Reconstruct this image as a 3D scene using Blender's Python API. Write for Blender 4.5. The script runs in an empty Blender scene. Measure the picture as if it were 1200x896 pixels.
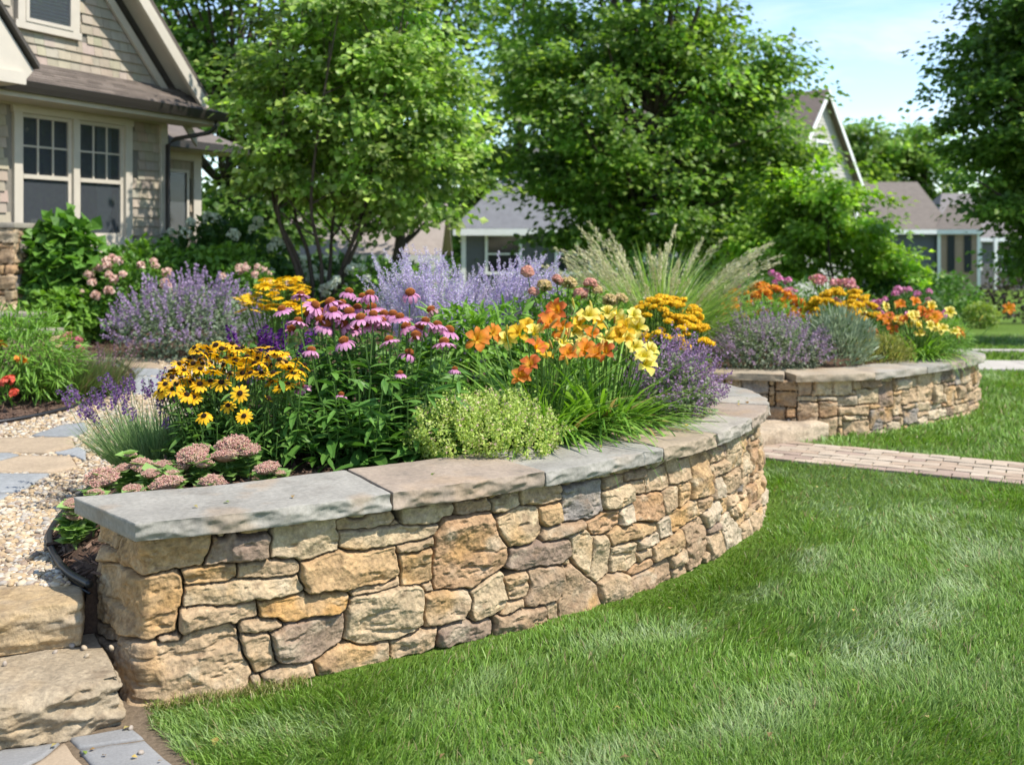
import bpy, math
import numpy as np
from mathutils import Vector, Matrix

R = math.radians
rng = np.random.default_rng(7)
scene = bpy.context.scene
COL = scene.collection
FPX, CX, HY, EYE = 1200.0, 600.0, 285.0, 1.5      # focal length in photo pixels, centre column, horizon row, eye height

# ------------------------------------------------------------------ camera, sky, sun, exposure
cam_d = bpy.data.cameras.new('camera')
cam = bpy.data.objects.new('camera', cam_d)
COL.objects.link(cam)
cam.location = (0, 0, EYE)
cam.rotation_euler = (R(90), 0, 0)
cam_d.sensor_width = 36.0
cam_d.lens = 36.0
cam_d.shift_y = -163.0 / 1200.0
cam_d.clip_start = 0.05
cam_d.clip_end = 2000
cam_d.dof.use_dof = True
cam_d.dof.focus_distance = 3.85
cam_d.dof.aperture_fstop = 3.0
scene.camera = cam

SUN_EL, SUN_AZ = 55.0, 114.0                       # azimuth clockwise from +Y: from the right, a little in front
sx = math.sin(R(SUN_AZ)) * math.cos(R(SUN_EL))
sy = math.cos(R(SUN_AZ)) * math.cos(R(SUN_EL))
sz = math.sin(R(SUN_EL))
w = bpy.data.worlds.new('World')
scene.world = w
w.use_nodes = True
nt = w.node_tree
nt.nodes.clear()
wo = nt.nodes.new('ShaderNodeOutputWorld')
bg = nt.nodes.new('ShaderNodeBackground')
bg.inputs['Strength'].default_value = 0.15
sky = nt.nodes.new('ShaderNodeTexSky')
sky.sky_type = 'NISHITA'
sky.sun_disc = False
sky.sun_elevation = R(SUN_EL)
sky.sun_rotation = R(SUN_AZ)
sky.air_density = 1.0
sky.dust_density = 0.15
sky.ozone_density = 2.2
tc = nt.nodes.new('ShaderNodeTexCoord')
mp = nt.nodes.new('ShaderNodeMapping')
mp.inputs['Rotation'].default_value = (0, R(-14), R(20))
mp.inputs['Scale'].default_value = (2.0, 2.0, 9.0)
nz = nt.nodes.new('ShaderNodeTexNoise')
nz.inputs['Scale'].default_value = 2.2
nz.inputs['Detail'].default_value = 7
nz.inputs['Roughness'].default_value = 0.58
nz.inputs['Distortion'].default_value = 0.6
rp = nt.nodes.new('ShaderNodeValToRGB')
rp.color_ramp.elements[0].position = 0.49
rp.color_ramp.elements[1].position = 0.74
rp.color_ramp.elements[1].color = (0.6, 0.6, 0.6, 1)
mx = nt.nodes.new('ShaderNodeMix')
mx.data_type = 'RGBA'
mx.inputs[7].default_value = (4.3, 4.6, 5.0, 1)
L = nt.links.new
L(tc.outputs['Generated'], mp.inputs['Vector'])
L(mp.outputs['Vector'], nz.inputs['Vector'])
L(nz.outputs['Fac'], rp.inputs['Fac'])
L(rp.outputs['Color'], mx.inputs[0])
L(sky.outputs['Color'], mx.inputs[6])
L(mx.outputs[2], bg.inputs['Color'])
L(bg.outputs['Background'], wo.inputs['Surface'])

sun_d = bpy.data.lights.new('sun', 'SUN')
sun_d.energy = 3.9
sun_d.angle = R(0.55)
sun_d.color = (1.0, 0.95, 0.87)
sun = bpy.data.objects.new('sun', sun_d)
COL.objects.link(sun)
sun.location = (20, -5, 30)
sun.rotation_euler = Vector((sx, sy, sz)).to_track_quat('Z', 'Y').to_euler()

vs = scene.view_settings
vs.view_transform = 'Standard'
vs.look = 'None'
vs.exposure = 0.86
vs.gamma = 1.0
vs.use_curve_mapping = False
scene.cycles.use_denoising = True
scene.cycles.max_bounces = 7
scene.cycles.diffuse_bounces = 4
scene.cycles.glossy_bounces = 2
scene.cycles.transmission_bounces = 4
scene.cycles.transparent_max_bounces = 8
scene.cycles.caustics_reflective = False
scene.cycles.caustics_refractive = False
scene.cycles.sample_clamp_indirect = 6.0

# ------------------------------------------------------------------ noise and geometry helpers
def _hash(ix, iy, iz, seed):
    h = (ix * 374761393 + iy * 668265263 + iz * 2147483647 + seed * 1274126177) & 0xFFFFFFFF
    h = ((h ^ (h >> 13)) * 1274126177) & 0xFFFFFFFF
    h = ((h ^ (h >> 16)) * 2246822519) & 0xFFFFFFFF
    return ((h ^ (h >> 15)) & 0xFFFFFF) / 8388607.5 - 1.0

def vnoise(p, seed=0):
    p = np.asarray(p, float)
    i = np.floor(p).astype(np.int64)
    f = p - i
    f = f * f * f * (f * (f * 6 - 15) + 10)
    out = 0
    for dx in (0, 1):
        wx = f[..., 0] if dx else 1 - f[..., 0]
        for dy in (0, 1):
            wy = f[..., 1] if dy else 1 - f[..., 1]
            for dz in (0, 1):
                wz = f[..., 2] if dz else 1 - f[..., 2]
                out = out + wx * wy * wz * _hash(i[..., 0] + dx, i[..., 1] + dy, i[..., 2] + dz, seed)
    return out

def fbm(p, octv=4, seed=0, gain=0.5):
    p = np.asarray(p, float)
    a, s, tot = 1.0, 0.0, 0.0
    for k in range(octv):
        s = s + a * vnoise(p, seed + 17 * k)
        tot += a
        a *= gain
        p = p * 2.03 + 11.7
    return s / tot

def ridged(p, octv=3, seed=0):
    p = np.asarray(p, float)
    a, s, tot = 1.0, 0.0, 0.0
    for k in range(octv):
        s = s + a * (1 - np.abs(vnoise(p, seed + 31 * k)) * 2)
        tot += a
        a *= 0.5
        p = p * 2.1 + 5.3
    return s / tot

def chips_noise(u, v, size, seed, asp=1.6):
    """Shallow scallops meeting in ridges, like struck stone; about 0..1."""
    x, y = u / (size * asp), v / size
    ix, iy = np.floor(x).astype(np.int64), np.floor(y).astype(np.int64)
    out = np.full(x.shape, 9.0)
    for dx in (-1, 0, 1):
        for dy in (-1, 0, 1):
            a, b = ix + dx, iy + dy
            z = np.zeros_like(a)
            cx = a + .5 + .45 * _hash(a, b, z, seed)
            cy = b + .5 + .45 * _hash(a, b, z, seed + 1)
            h = .45 * _hash(a, b, z, seed + 2)
            gx, gy = _hash(a, b, z, seed + 3) * .9, _hash(a, b, z, seed + 4) * .9
            ex, ey = x - cx, y - cy
            out = np.minimum(out, h + gx * ex + gy * ey + .9 * (ex * ex + ey * ey))
    return out

def nrm(v):
    v = np.asarray(v, float)
    return v / np.maximum(np.linalg.norm(v, axis=-1, keepdims=True), 1e-9)

def frames(ydir, zup):
    """Rotation matrices whose columns are side, direction, normal."""
    y = nrm(ydir)
    x = nrm(np.cross(y, zup))
    z = np.cross(x, y)
    return np.stack([x, y, z], axis=-1)

class MB:
    """Collects vertices, faces and colours; build() links them as ONE mesh object."""
    def __init__(self):
        self.V, self.C, self.F, self.n = [], [], [], 0
    def add(self, v, faces, col=(1, 1, 1)):
        v = np.asarray(v, np.float64).reshape(-1, 3)
        c = np.asarray(col, np.float64)
        if c.ndim == 1:
            c = np.broadcast_to(c, (len(v), 3))
        self.V.append(v)
        self.C.append(c.reshape(-1, 3))
        if not isinstance(faces, list) or (faces and np.isscalar(faces[0][0])):
            faces = [faces]
        for f in faces:
            f = np.asarray(f, np.int64)
            if len(f):
                self.F.append(f + self.n)
        self.n += len(v)
    def inst(self, tv, tf, M, P, col, tcol=None):
        """N copies of template tv/tf: M (N,3,3), P (N,3), col (N,3)."""
        tv = np.asarray(tv, float)
        N, k = len(P), len(tv)
        if N == 0:
            return
        v = np.einsum('nij,kj->nki', M, tv) + np.asarray(P)[:, None, :]
        c = np.repeat(np.asarray(col, float)[:, None, :], k, axis=1)
        if tcol is not None:
            c = c * np.asarray(tcol)[None, :, :]
        off = (np.arange(N) * k)[:, None, None]
        fs = [(np.asarray(f)[None] + off).reshape(-1, np.asarray(f).shape[1]) for f in tf]
        self.add(v.reshape(-1, 3), fs, c.reshape(-1, 3))
    def mesh(self, name, mat, smooth=False, origin=(0, 0, 0)):
        me = bpy.data.meshes.new(name)
        if self.n:
            V = np.concatenate(self.V) - np.asarray(origin)
            C = np.concatenate(self.C)
            me.vertices.add(len(V))
            me.vertices.foreach_set('co', V.astype(np.float32).ravel())
            idx = np.concatenate([f.ravel() for f in self.F])
            tot = np.concatenate([np.full(len(f), f.shape[1]) for f in self.F])
            st = np.concatenate([[0], np.cumsum(tot)[:-1]])
            me.loops.add(len(idx))
            me.loops.foreach_set('vertex_index', idx.astype(np.int32))
            me.polygons.add(len(tot))
            me.polygons.foreach_set('loop_start', st.astype(np.int32))
            me.polygons.foreach_set('loop_total', tot.astype(np.int32))
            me.polygons.foreach_set('use_smooth', np.full(len(tot), smooth))
            at = me.color_attributes.new('Col', 'FLOAT_COLOR', 'POINT')
            at.data.foreach_set('color', np.concatenate([C, np.ones((len(C), 1))], 1).astype(np.float32).ravel())
            me.update(calc_edges=True)
        me.materials.append(mat)
        return me
    def build(self, name, mat, parent=None, smooth=False, base=None):
        """Top-level: vertices stay in world space about origin `base`; a part sits under its parent the same way."""
        org = np.asarray(base if base is not None else (wloc(parent) if parent is not None else (0, 0, 0)), float)
        o = bpy.data.objects.new(name, self.mesh(name, mat, smooth, org))
        COL.objects.link(o)
        if parent is not None:
            o.parent = parent
            o.location = Vector(org) - Vector(wloc(parent))
        else:
            o.location = org
        return o

def wloc(o):
    l = Vector(o.location)
    while o.parent is not None:
        o = o.parent
        l = l + Vector(o.location)
    return tuple(l)

def tag(o, label=None, cat=None, group=None, kind=None):
    for k, v in (('label', label), ('category', cat), ('group', group), ('kind', kind)):
        if v:
            o[k] = v
    return o

def thing(name, label, cat, loc, group=None):
    o = bpy.data.objects.new(name, None)
    o.empty_display_size = 0.1
    COL.objects.link(o)
    o.location = loc
    return tag(o, label, cat, group)

def place(me, name, parent, loc, rot=None, scale=1.0):
    """A part that shares mesh data, placed at a world point."""
    o = bpy.data.objects.new(name, me)
    COL.objects.link(o)
    o.parent = parent
    o.location = Vector(loc) - Vector(wloc(parent))
    if rot is not None:
        o.rotation_euler = rot
    o.scale = (scale,) * 3
    return o

def ray(px, py, Y):
    return np.array([(px - CX) / FPX * Y, Y, EYE - (py - HY) / FPX * Y])

def on_z(px, py, z):
    return ray(px, py, (EYE - z) * FPX / (py - HY))

T0, TS = 0.30, 0.02                                    # terrace height at Y = 4 and its gentle rise
def terr(y):
    return T0 + TS * (np.asarray(y, float) - 4.0)
def on_t(px, py, dz=0.0):
    Y = (EYE - T0 - dz + 4 * TS) / ((py - HY) / FPX + TS)
    return ray(px, py, Y)
def land(y):
    return -0.05 * np.clip(np.asarray(y, float) - 14.0, 0, 24)

def tube(mb, pts, rad, sides=6, col=(1, 1, 1)):
    pts = np.asarray(pts, float)
    n = len(pts)
    rad = np.broadcast_to(np.asarray(rad, float), (n,))
    tan = nrm(np.gradient(pts, axis=0))
    ref = np.where(np.abs(tan[:, 2:3]) > 0.9, np.array([[1.0, 0, 0]]), np.array([[0, 0, 1.0]]))
    a = nrm(np.cross(tan, ref))
    b = np.cross(tan, a)
    th = np.linspace(0, 2 * np.pi, sides, endpoint=False)
    v = pts[:, None] + rad[:, None, None] * (np.cos(th)[None, :, None] * a[:, None] + np.sin(th)[None, :, None] * b[:, None])
    i = np.arange(n - 1)[:, None] * sides
    j = np.arange(sides)[None]
    k = (j + 1) % sides
    q = np.stack([i + j, i + k, i + sides + k, i + sides + j], -1).reshape(-1, 4)
    mb.add(v.reshape(-1, 3), [q, np.array([list(range(sides))[::-1]]), np.array([list(range((n - 1) * sides, n * sides))])], col)

def box(mb, lo, hi, col=(1, 1, 1), fn=None):
    x0, y0, z0 = lo
    x1, y1, z1 = hi
    v = np.array([[x0, y0, z0], [x1, y0, z0], [x1, y1, z0], [x0, y1, z0], [x0, y0, z1], [x1, y0, z1], [x1, y1, z1], [x0, y1, z1]], float)
    if fn is not None:
        v = np.array([fn(*p) for p in v])
    f = np.array([[0, 3, 2, 1], [4, 5, 6, 7], [0, 1, 5, 4], [1, 2, 6, 5], [2, 3, 7, 6], [3, 0, 4, 7]])
    mb.add(v, f, col)

def blades(mb, base, az, Ln, a0, bend, wd, segs, cols, prof=None, yaw=0.0):
    """N ribbon blades that bow over: a0 tilt at the root, bend added towards the tip."""
    N = len(base)
    t = np.linspace(0, 1, segs + 1)
    tm = (t[1:] + t[:-1]) / 2
    ang = a0[:, None] + bend[:, None] * tm[None]
    ds = Ln[:, None] / segs
    r = np.concatenate([np.zeros((N, 1)), np.cumsum(np.sin(ang) * ds, 1)], 1)
    h = np.concatenate([np.zeros((N, 1)), np.cumsum(np.cos(ang) * ds, 1)], 1)
    ca, sa = np.cos(az)[:, None], np.sin(az)[:, None]
    c = np.stack([base[:, 0:1] + ca * r, base[:, 1:2] + sa * r, base[:, 2:3] + h], -1)
    if prof is None:
        prof = np.clip(1.0 - t ** 2.2, 0.04, 1)
    ay = az + yaw
    sd = np.stack([-np.sin(ay), np.cos(ay), np.zeros(N)], -1)[:, None, :] * (wd[:, None] * prof[None] / 2)[..., None]
    v = np.stack([c - sd, c + sd], 2).reshape(N, -1, 3)
    k = (segs + 1) * 2
    s = np.arange(segs)
    q = np.stack([2 * s, 2 * s + 1, 2 * s + 3, 2 * s + 2], -1)
    f = (q[None] + (np.arange(N) * k)[:, None, None]).reshape(-1, 4)
    mb.add(v.reshape(-1, 3), [f], np.repeat(cols[:, None, :], k, 1).reshape(-1, 3))
    return c

def vary(col, N, amt=0.25, r=None):
    r = r or rng
    c = np.asarray(col, float)
    return np.clip(c[None] * (1 + amt * r.uniform(-1, 1, (N, 1))) * (1 + 0.3 * amt * r.uniform(-1, 1, (N, 3))), 0, 1)

def mixcol(cols, N, amt=0.2):
    cols = np.asarray(cols, float)
    return np.clip(cols[rng.integers(0, len(cols), N)] * (1 + amt * rng.uniform(-1, 1, (N, 1))), 0, 1)

# leaf templates: y along the leaf, z its normal
LEAF = np.array([[0, 0, 0], [-.30, .42, .07], [0, 1, -.10], [.30, .42, .07], [0, .48, 0]])
LEAF_F = [np.array([[0, 4, 2, 1], [0, 3, 2, 4]])]
def lance(wd=.2, droop=.25, segs=4):
    t = np.linspace(0, 1, segs + 1)
    p = np.sin(np.pi * np.clip(t * .93 + .04, 0, 1)) ** .8 * wd / 2
    v = []
    for a, b in zip(t, p):
        z = -droop * a * a
        v += [[-b, a, z + .25 * b], [0, a, z], [b, a, z + .25 * b]]
    f = []
    for k in range(segs):
        i = 3 * k
        f += [[i, i + 1, i + 4, i + 3], [i + 1, i + 2, i + 5, i + 4]]
    return np.array(v), [np.array(f)]
OCT = np.array([[1, 0, 0], [-1, 0, 0], [0, 1, 0], [0, -1, 0], [0, 0, 1], [0, 0, -1.]])
OCT_F = [np.array([[0, 2, 4], [2, 1, 4], [1, 3, 4], [3, 0, 4], [2, 0, 5], [1, 2, 5], [3, 1, 5], [0, 3, 5]])]
def icos():
    p = (1 + 5 ** .5) / 2
    v = nrm(np.array([[-1, p, 0], [1, p, 0], [-1, -p, 0], [1, -p, 0], [0, -1, p], [0, 1, p], [0, -1, -p], [0, 1, -p], [p, 0, -1], [p, 0, 1], [-p, 0, -1], [-p, 0, 1]]))
    f = np.array([[0, 11, 5], [0, 5, 1], [0, 1, 7], [0, 7, 10], [0, 10, 11], [1, 5, 9], [5, 11, 4], [11, 10, 2], [10, 7, 6], [7, 1, 8], [3, 9, 4], [3, 4, 2], [3, 2, 6], [3, 6, 8], [3, 8, 9], [4, 9, 5], [2, 4, 11], [6, 2, 10], [8, 6, 7], [9, 8, 1]])
    return v, f
ICO, ICO_Ff = icos()
ICO_F = [ICO_Ff]
def ico2():
    v, f = icos()
    vs_, cache, out = list(map(tuple, v)), {}, []
    def mid(a, b):
        k = (min(a, b), max(a, b))
        if k not in cache:
            m = nrm(np.array(vs_[a]) + np.array(vs_[b]))
            cache[k] = len(vs_)
            vs_.append(tuple(m))
        return cache[k]
    for a, b, c in f:
        x, y, z = mid(a, b), mid(b, c), mid(c, a)
        out += [[a, x, z], [b, y, x], [c, z, y], [x, y, z]]
    return np.array(vs_), [np.array(out)]
ICO2, ICO2_F = ico2()

def rand_dirs(N):
    return nrm(rng.normal(size=(N, 3)))

def rot_scale(N, s, squash=(1, 1, 1)):
    M = frames(rand_dirs(N), rand_dirs(N))
    return M * (np.asarray(s).reshape(-1, 1, 1)) * np.asarray(squash)[None, None, :]

# ------------------------------------------------------------------ materials
def new_mat(name):
    m = bpy.data.materials.new(name)
    m.use_nodes = True
    n = m.node_tree.nodes
    return m, n, m.node_tree.links, n['Principled BSDF'], n['Material Output']

def node(n, t, **kw):
    x = n.new(t)
    for k, v in kw.items():
        if k in x.inputs:
            x.inputs[k].default_value = v
        else:
            setattr(x, k, v)
    return x

def noise_node(n, l, scale, detail=5, rough=.55, coord='Object', stretch=None):
    tc = n.new('ShaderNodeTexCoord')
    src = tc.outputs[coord]
    if stretch:
        m = n.new('ShaderNodeMapping')
        m.inputs['Scale'].default_value = stretch
        l.new(src, m.inputs['Vector'])
        src = m.outputs['Vector']
    z = node(n, 'ShaderNodeTexNoise', Scale=scale, Detail=detail, Roughness=rough)
    l.new(src, z.inputs['Vector'])
    return z.outputs['Fac']

def mul_range(n, l, fac, lo, hi):
    r = n.new('ShaderNodeMapRange')
    r.inputs['From Min'].default_value = .25
    r.inputs['From Max'].default_value = .75
    r.inputs['To Min'].default_value = lo
    r.inputs['To Max'].default_value = hi
    l.new(fac, r.inputs['Value'])
    return r.outputs['Result']

def tint(n, l, colsock, valsock):
    h = n.new('ShaderNodeHueSaturation')
    l.new(colsock, h.inputs['Color'])
    l.new(valsock, h.inputs['Value'])
    return h.outputs['Color']

def bump(n, l, bsdf, fac, strength, dist):
    b = n.new('ShaderNodeBump')
    b.inputs['Strength'].default_value = strength
    b.inputs['Distance'].default_value = dist
    l.new(fac, b.inputs['Height'])
    l.new(b.outputs['Normal'], bsdf.inputs['Normal'])

def leaf_mat(name, trans=.35, rough=.5, spec=.35, tmul=1.5):
    m, n, l, b, o = new_mat(name)
    a = node(n, 'ShaderNodeAttribute', attribute_name='Col')
    b.inputs['Roughness'].default_value = rough
    b.inputs['Specular IOR Level'].default_value = spec
    l.new(a.outputs['Color'], b.inputs['Base Color'])
    t = n.new('ShaderNodeBsdfTranslucent')
    h = n.new('ShaderNodeHueSaturation')
    h.inputs['Saturation'].default_value = 1.1
    h.inputs['Value'].default_value = tmul
    l.new(a.outputs['Color'], h.inputs['Color'])
    l.new(h.outputs['Color'], t.inputs['Color'])
    mxn = n.new('ShaderNodeMixShader')
    mxn.inputs[0].default_value = trans
    l.new(b.outputs[0], mxn.inputs[1])
    l.new(t.outputs[0], mxn.inputs[2])
    l.new(mxn.outputs[0], o.inputs['Surface'])
    return m

def vcol_mat(name, rough=.85, spec=.25, ns=60, var=(.8, 1.2), bs=.4, bd=.004, ns2=None, stretch=None):
    """Base colour from the vertices, broken up by fine noise, with a matching bump."""
    m, n, l, b, o = new_mat(name)
    a = node(n, 'ShaderNodeAttribute', attribute_name='Col')
    f = noise_node(n, l, ns, 8, .65, stretch=stretch)
    c = tint(n, l, a.outputs['Color'], mul_range(n, l, f, *var))
    if ns2:
        f2 = noise_node(n, l, ns2, 4, .6)
        c = tint(n, l, c, mul_range(n, l, f2, .86, 1.14))
    l.new(c, b.inputs['Base Color'])
    b.inputs['Roughness'].default_value = rough
    b.inputs['Specular IOR Level'].default_value = spec
    if bs:
        bump(n, l, b, f, bs, bd)
    return m

def plain_mat(name, col, rough=.5, spec=.4, metal=0.0, ns=None, var=(.9, 1.1), bs=0, bd=.002):
    m, n, l, b, o = new_mat(name)
    b.inputs['Roughness'].default_value = rough
    b.inputs['Specular IOR Level'].default_value = spec
    b.inputs['Metallic'].default_value = metal
    rgb = n.new('ShaderNodeRGB')
    rgb.outputs[0].default_value = (*col, 1)
    if ns:
        f = noise_node(n, l, ns)
        l.new(tint(n, l, rgb.outputs[0], mul_range(n, l, f, *var)), b.inputs['Base Color'])
        if bs:
            bump(n, l, b, f, bs, bd)
    else:
        l.new(rgb.outputs[0], b.inputs['Base Color'])
    return m

M_LEAF = leaf_mat('leaf', .34, .48, .35)
M_TREE = leaf_mat('tree_leaf', .46, .45, .4, 1.7)
M_PETAL = leaf_mat('petal', .30, .6, .2, 1.1)
M_GRASS = leaf_mat('grass_blade', .30, .5, .35, 1.4)
M_LILY = leaf_mat('lily_petal', .45, .6, .15, 1.15)
M_CONE = vcol_mat('flower_cone', .8, .2, 300, (.7, 1.3), 0)
M_BARK = vcol_mat('bark', .9, .15, 30, (.6, 1.3), .6, .01, stretch=(1, 1, .25))
def stone_mat():
    m, n, l, b, o = new_mat('field_stone')
    a = node(n, 'ShaderNodeAttribute', attribute_name='Col')
    f = noise_node(n, l, 60, 9, .68)
    c = tint(n, l, a.outputs['Color'], mul_range(n, l, f, .58, 1.32))
    g = noise_node(n, l, 13, 6, .6)
    c = tint(n, l, c, mul_range(n, l, g, .86, 1.12))
    l.new(c, b.inputs['Base Color'])
    b.inputs['Roughness'].default_value = .9
    b.inputs['Specular IOR Level'].default_value = .2
    k = noise_node(n, l, 170, 8, .75)
    b1 = n.new('ShaderNodeBump')
    b1.inputs['Strength'].default_value = .6
    b1.inputs['Distance'].default_value = .004
    l.new(k, b1.inputs['Height'])
    b2 = n.new('ShaderNodeBump')
    b2.inputs['Strength'].default_value = .7
    b2.inputs['Distance'].default_value = .010
    l.new(f, b2.inputs['Height'])
    l.new(b1.outputs['Normal'], b2.inputs['Normal'])
    l.new(b2.outputs['Normal'], b.inputs['Normal'])
    return m
M_STONE = stone_mat()
M_SLAB = vcol_mat('bluestone_slab', .85, .22, 60, (.74, 1.22), .5, .004, 7)
M_PEBBLE = vcol_mat('pebble', .7, .3, 90, (.85, 1.12), .1, .001)
M_MULCH = vcol_mat('mulch', .95, .1, 80, (.6, 1.3), .6, .01)
M_PAVER = vcol_mat('paver', .9, .2, 120, (.82, 1.15), .35, .002, 8)
M_SHINGLE = vcol_mat('cedar_shingle', .85, .2, 22, (.86, 1.1), .3, .004, 3, stretch=(1, 1, .3))
M_ROOF = vcol_mat('roof_shingle', .95, .15, 60, (.75, 1.2), .4, .004, 4)
M_TRIM = plain_mat('painted_trim', (.52, .465, .385), .6, .3, ns=6, var=(.93, 1.05))
M_WHITE = plain_mat('white_trim', (.75, .75, .73), .6, .3, ns=5, var=(.93, 1.05))
M_BRONZE = plain_mat('bronze_gutter', (.045, .038, .033), .45, .5)
M_BLACK = plain_mat('black_plastic', (.012, .012, .013), .45, .5)
M_DARKROOM = plain_mat('dark_room', (.10, .10, .105), .9, .1)
M_CURTAIN = plain_mat('curtain', (.5, .52, .5), .9, .1, ns=4)
M_SIDING = plain_mat('grey_siding', (.115, .12, .13), .8, .2, ns=3, var=(.9, 1.1))
M_SIDING2 = vcol_mat('lap_siding', .8, .2, 8, (.93, 1.07), 0)

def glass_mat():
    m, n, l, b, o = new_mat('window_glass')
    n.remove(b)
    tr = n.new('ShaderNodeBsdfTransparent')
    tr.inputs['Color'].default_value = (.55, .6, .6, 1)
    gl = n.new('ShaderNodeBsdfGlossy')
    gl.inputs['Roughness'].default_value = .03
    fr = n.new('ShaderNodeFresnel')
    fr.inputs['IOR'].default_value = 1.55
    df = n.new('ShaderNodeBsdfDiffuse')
    df.inputs['Color'].default_value = (.15, .165, .185, 1)  # flat grey-blue mixed into the pane in place of reflected light
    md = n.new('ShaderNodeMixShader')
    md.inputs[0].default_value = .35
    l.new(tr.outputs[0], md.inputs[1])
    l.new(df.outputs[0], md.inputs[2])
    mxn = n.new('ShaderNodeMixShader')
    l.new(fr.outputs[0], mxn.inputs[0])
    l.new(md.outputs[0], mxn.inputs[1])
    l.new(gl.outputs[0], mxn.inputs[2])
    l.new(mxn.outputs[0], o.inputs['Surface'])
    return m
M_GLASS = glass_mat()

def lawn_mat():
    m, n, l, b, o = new_mat('lawn_turf')
    b.inputs['Roughness'].default_value = .95
    b.inputs['Specular IOR Level'].default_value = .1
    f = noise_node(n, l, 1.1, 4, .6, 'Object')
    r = n.new('ShaderNodeValToRGB')
    r.color_ramp.elements[0].position = .3
    r.color_ramp.elements[0].color = (.08, .14, .018, 1)
    r.color_ramp.elements[1].position = .75
    r.color_ramp.elements[1].color = (.13, .20, .032, 1)
    l.new(f, r.inputs['Fac'])
    g = noise_node(n, l, 45, 6, .7, 'Object')
    c = tint(n, l, r.outputs['Color'], mul_range(n, l, g, .6, 1.35))
    l.new(c, b.inputs['Base Color'])
    bump(n, l, b, g, .8, .03)
    return m
M_LAWN = lawn_mat()
M_CONCRETE = plain_mat('concrete', (.42, .38, .33), .9, .2, ns=4, var=(.85, 1.1), bs=.2)

# ------------------------------------------------------------------ ground, terrace, paths
def sheet(name, xs, ys, zf, mat, col=(1, 1, 1), smooth=True):
    X, Y = np.meshgrid(xs, ys)
    Z = zf(X, Y)
    nx, ny = len(xs), len(ys)
    i = np.arange(ny - 1)[:, None] * nx + np.arange(nx - 1)[None]
    q = np.stack([i, i + 1, i + nx + 1, i + nx], -1).reshape(-1, 4)
    mb = MB()
    mb.add(np.stack([X, Y, Z], -1), q, col)
    return mb.build(name, mat, smooth=smooth)

xs = np.concatenate([[-600, -200, -80], np.linspace(-40, 40, 81), [80, 200, 600]])
ys = np.concatenate([[-60, -20, -8], np.linspace(-4, 50, 109), [60, 80, 120, 250, 700]])
tag(sheet('lawn', xs, ys, lambda x, y: land(y) + .005 * fbm(np.stack([x * .8, y * .8, 0 * x], -1), 2, 5), M_LAWN), kind='structure')

def inside(poly, P):
    poly = np.asarray(poly)
    x, y = P[..., 0], P[..., 1]
    r = np.zeros(x.shape, bool)
    for (x0, y0), (x1, y1) in zip(poly, np.roll(poly, -1, 0)):
        c = ((y0 > y) != (y1 > y))
        xi = (x1 - x0) * (y - y0) / ((y1 - y0) if y1 != y0 else 1e-9) + x0
        r ^= c & (x < xi)
    return r

def edge_dist(poly, P, closed=True):
    poly = np.asarray(poly, float)
    d = np.full(P.shape[:-1], 1e9)
    nxt = np.roll(poly, -1, 0) if closed else poly[1:]
    for a, b in zip(poly, nxt):
        ab = b - a
        t = np.clip(((P - a) @ ab) / max(ab @ ab, 1e-12), 0, 1)
        d = np.minimum(d, np.linalg.norm(P - a - t[..., None] * ab, axis=-1))
    return d

def poly_sheet(name, poly, step, zf, mat, col=(1, 1, 1), skirt=.35):
    """A height sheet over a plan polygon; outside it the grid folds straight down to close the edge."""
    poly = np.asarray(poly, float)
    lo, hi = poly.min(0) - step, poly.max(0) + step
    gx = np.arange(lo[0], hi[0] + step, step)
    gy = np.arange(lo[1], hi[1] + step, step)
    X, Y = np.meshgrid(gx, gy)
    P = np.stack([X, Y], -1)
    ins = inside(poly, P)
    Z = zf(X, Y)
    Z = np.where(ins, Z, -skirt)
    nx, ny = len(gx), len(gy)
    i = np.arange(ny - 1)[:, None] * nx + np.arange(nx - 1)[None]
    q = np.stack([i, i + 1, i + nx + 1, i + nx], -1).reshape(-1, 4)
    keep = ins.ravel()[q].any(1)
    q = q[keep]
    used, inv = np.unique(q, return_inverse=True)
    mb = MB()
    mb.add(np.stack([X, Y, Z], -1).reshape(-1, 3)[used], inv.reshape(-1, 4), col)
    return mb.build(name, mat, smooth=True)

def catmull(pts, n=24):
    p = np.asarray(pts, float)
    p = np.concatenate([[2 * p[0] - p[1]], p, [2 * p[-1] - p[-2]]])
    out = []
    t = np.linspace(0, 1, n, endpoint=False)[:, None]
    for k in range(1, len(p) - 2):
        a, b, c, d = p[k - 1:k + 3]
        out.append(.5 * ((2 * b) + (c - a) * t + (2 * a - 5 * b + 4 * c - d) * t ** 2 + (3 * b - a - 3 * c + d) * t ** 3))
    return np.concatenate(out + [p[-2:-1]])

def resample(p, step):
    d = np.concatenate([[0], np.cumsum(np.linalg.norm(np.diff(p, axis=0), axis=1))])
    n = max(2, int(round(d[-1] / step)) + 1)
    s = np.linspace(0, d[-1], n)
    return np.stack([np.interp(s, d, p[:, k]) for k in range(p.shape[1])], -1), s

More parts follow.
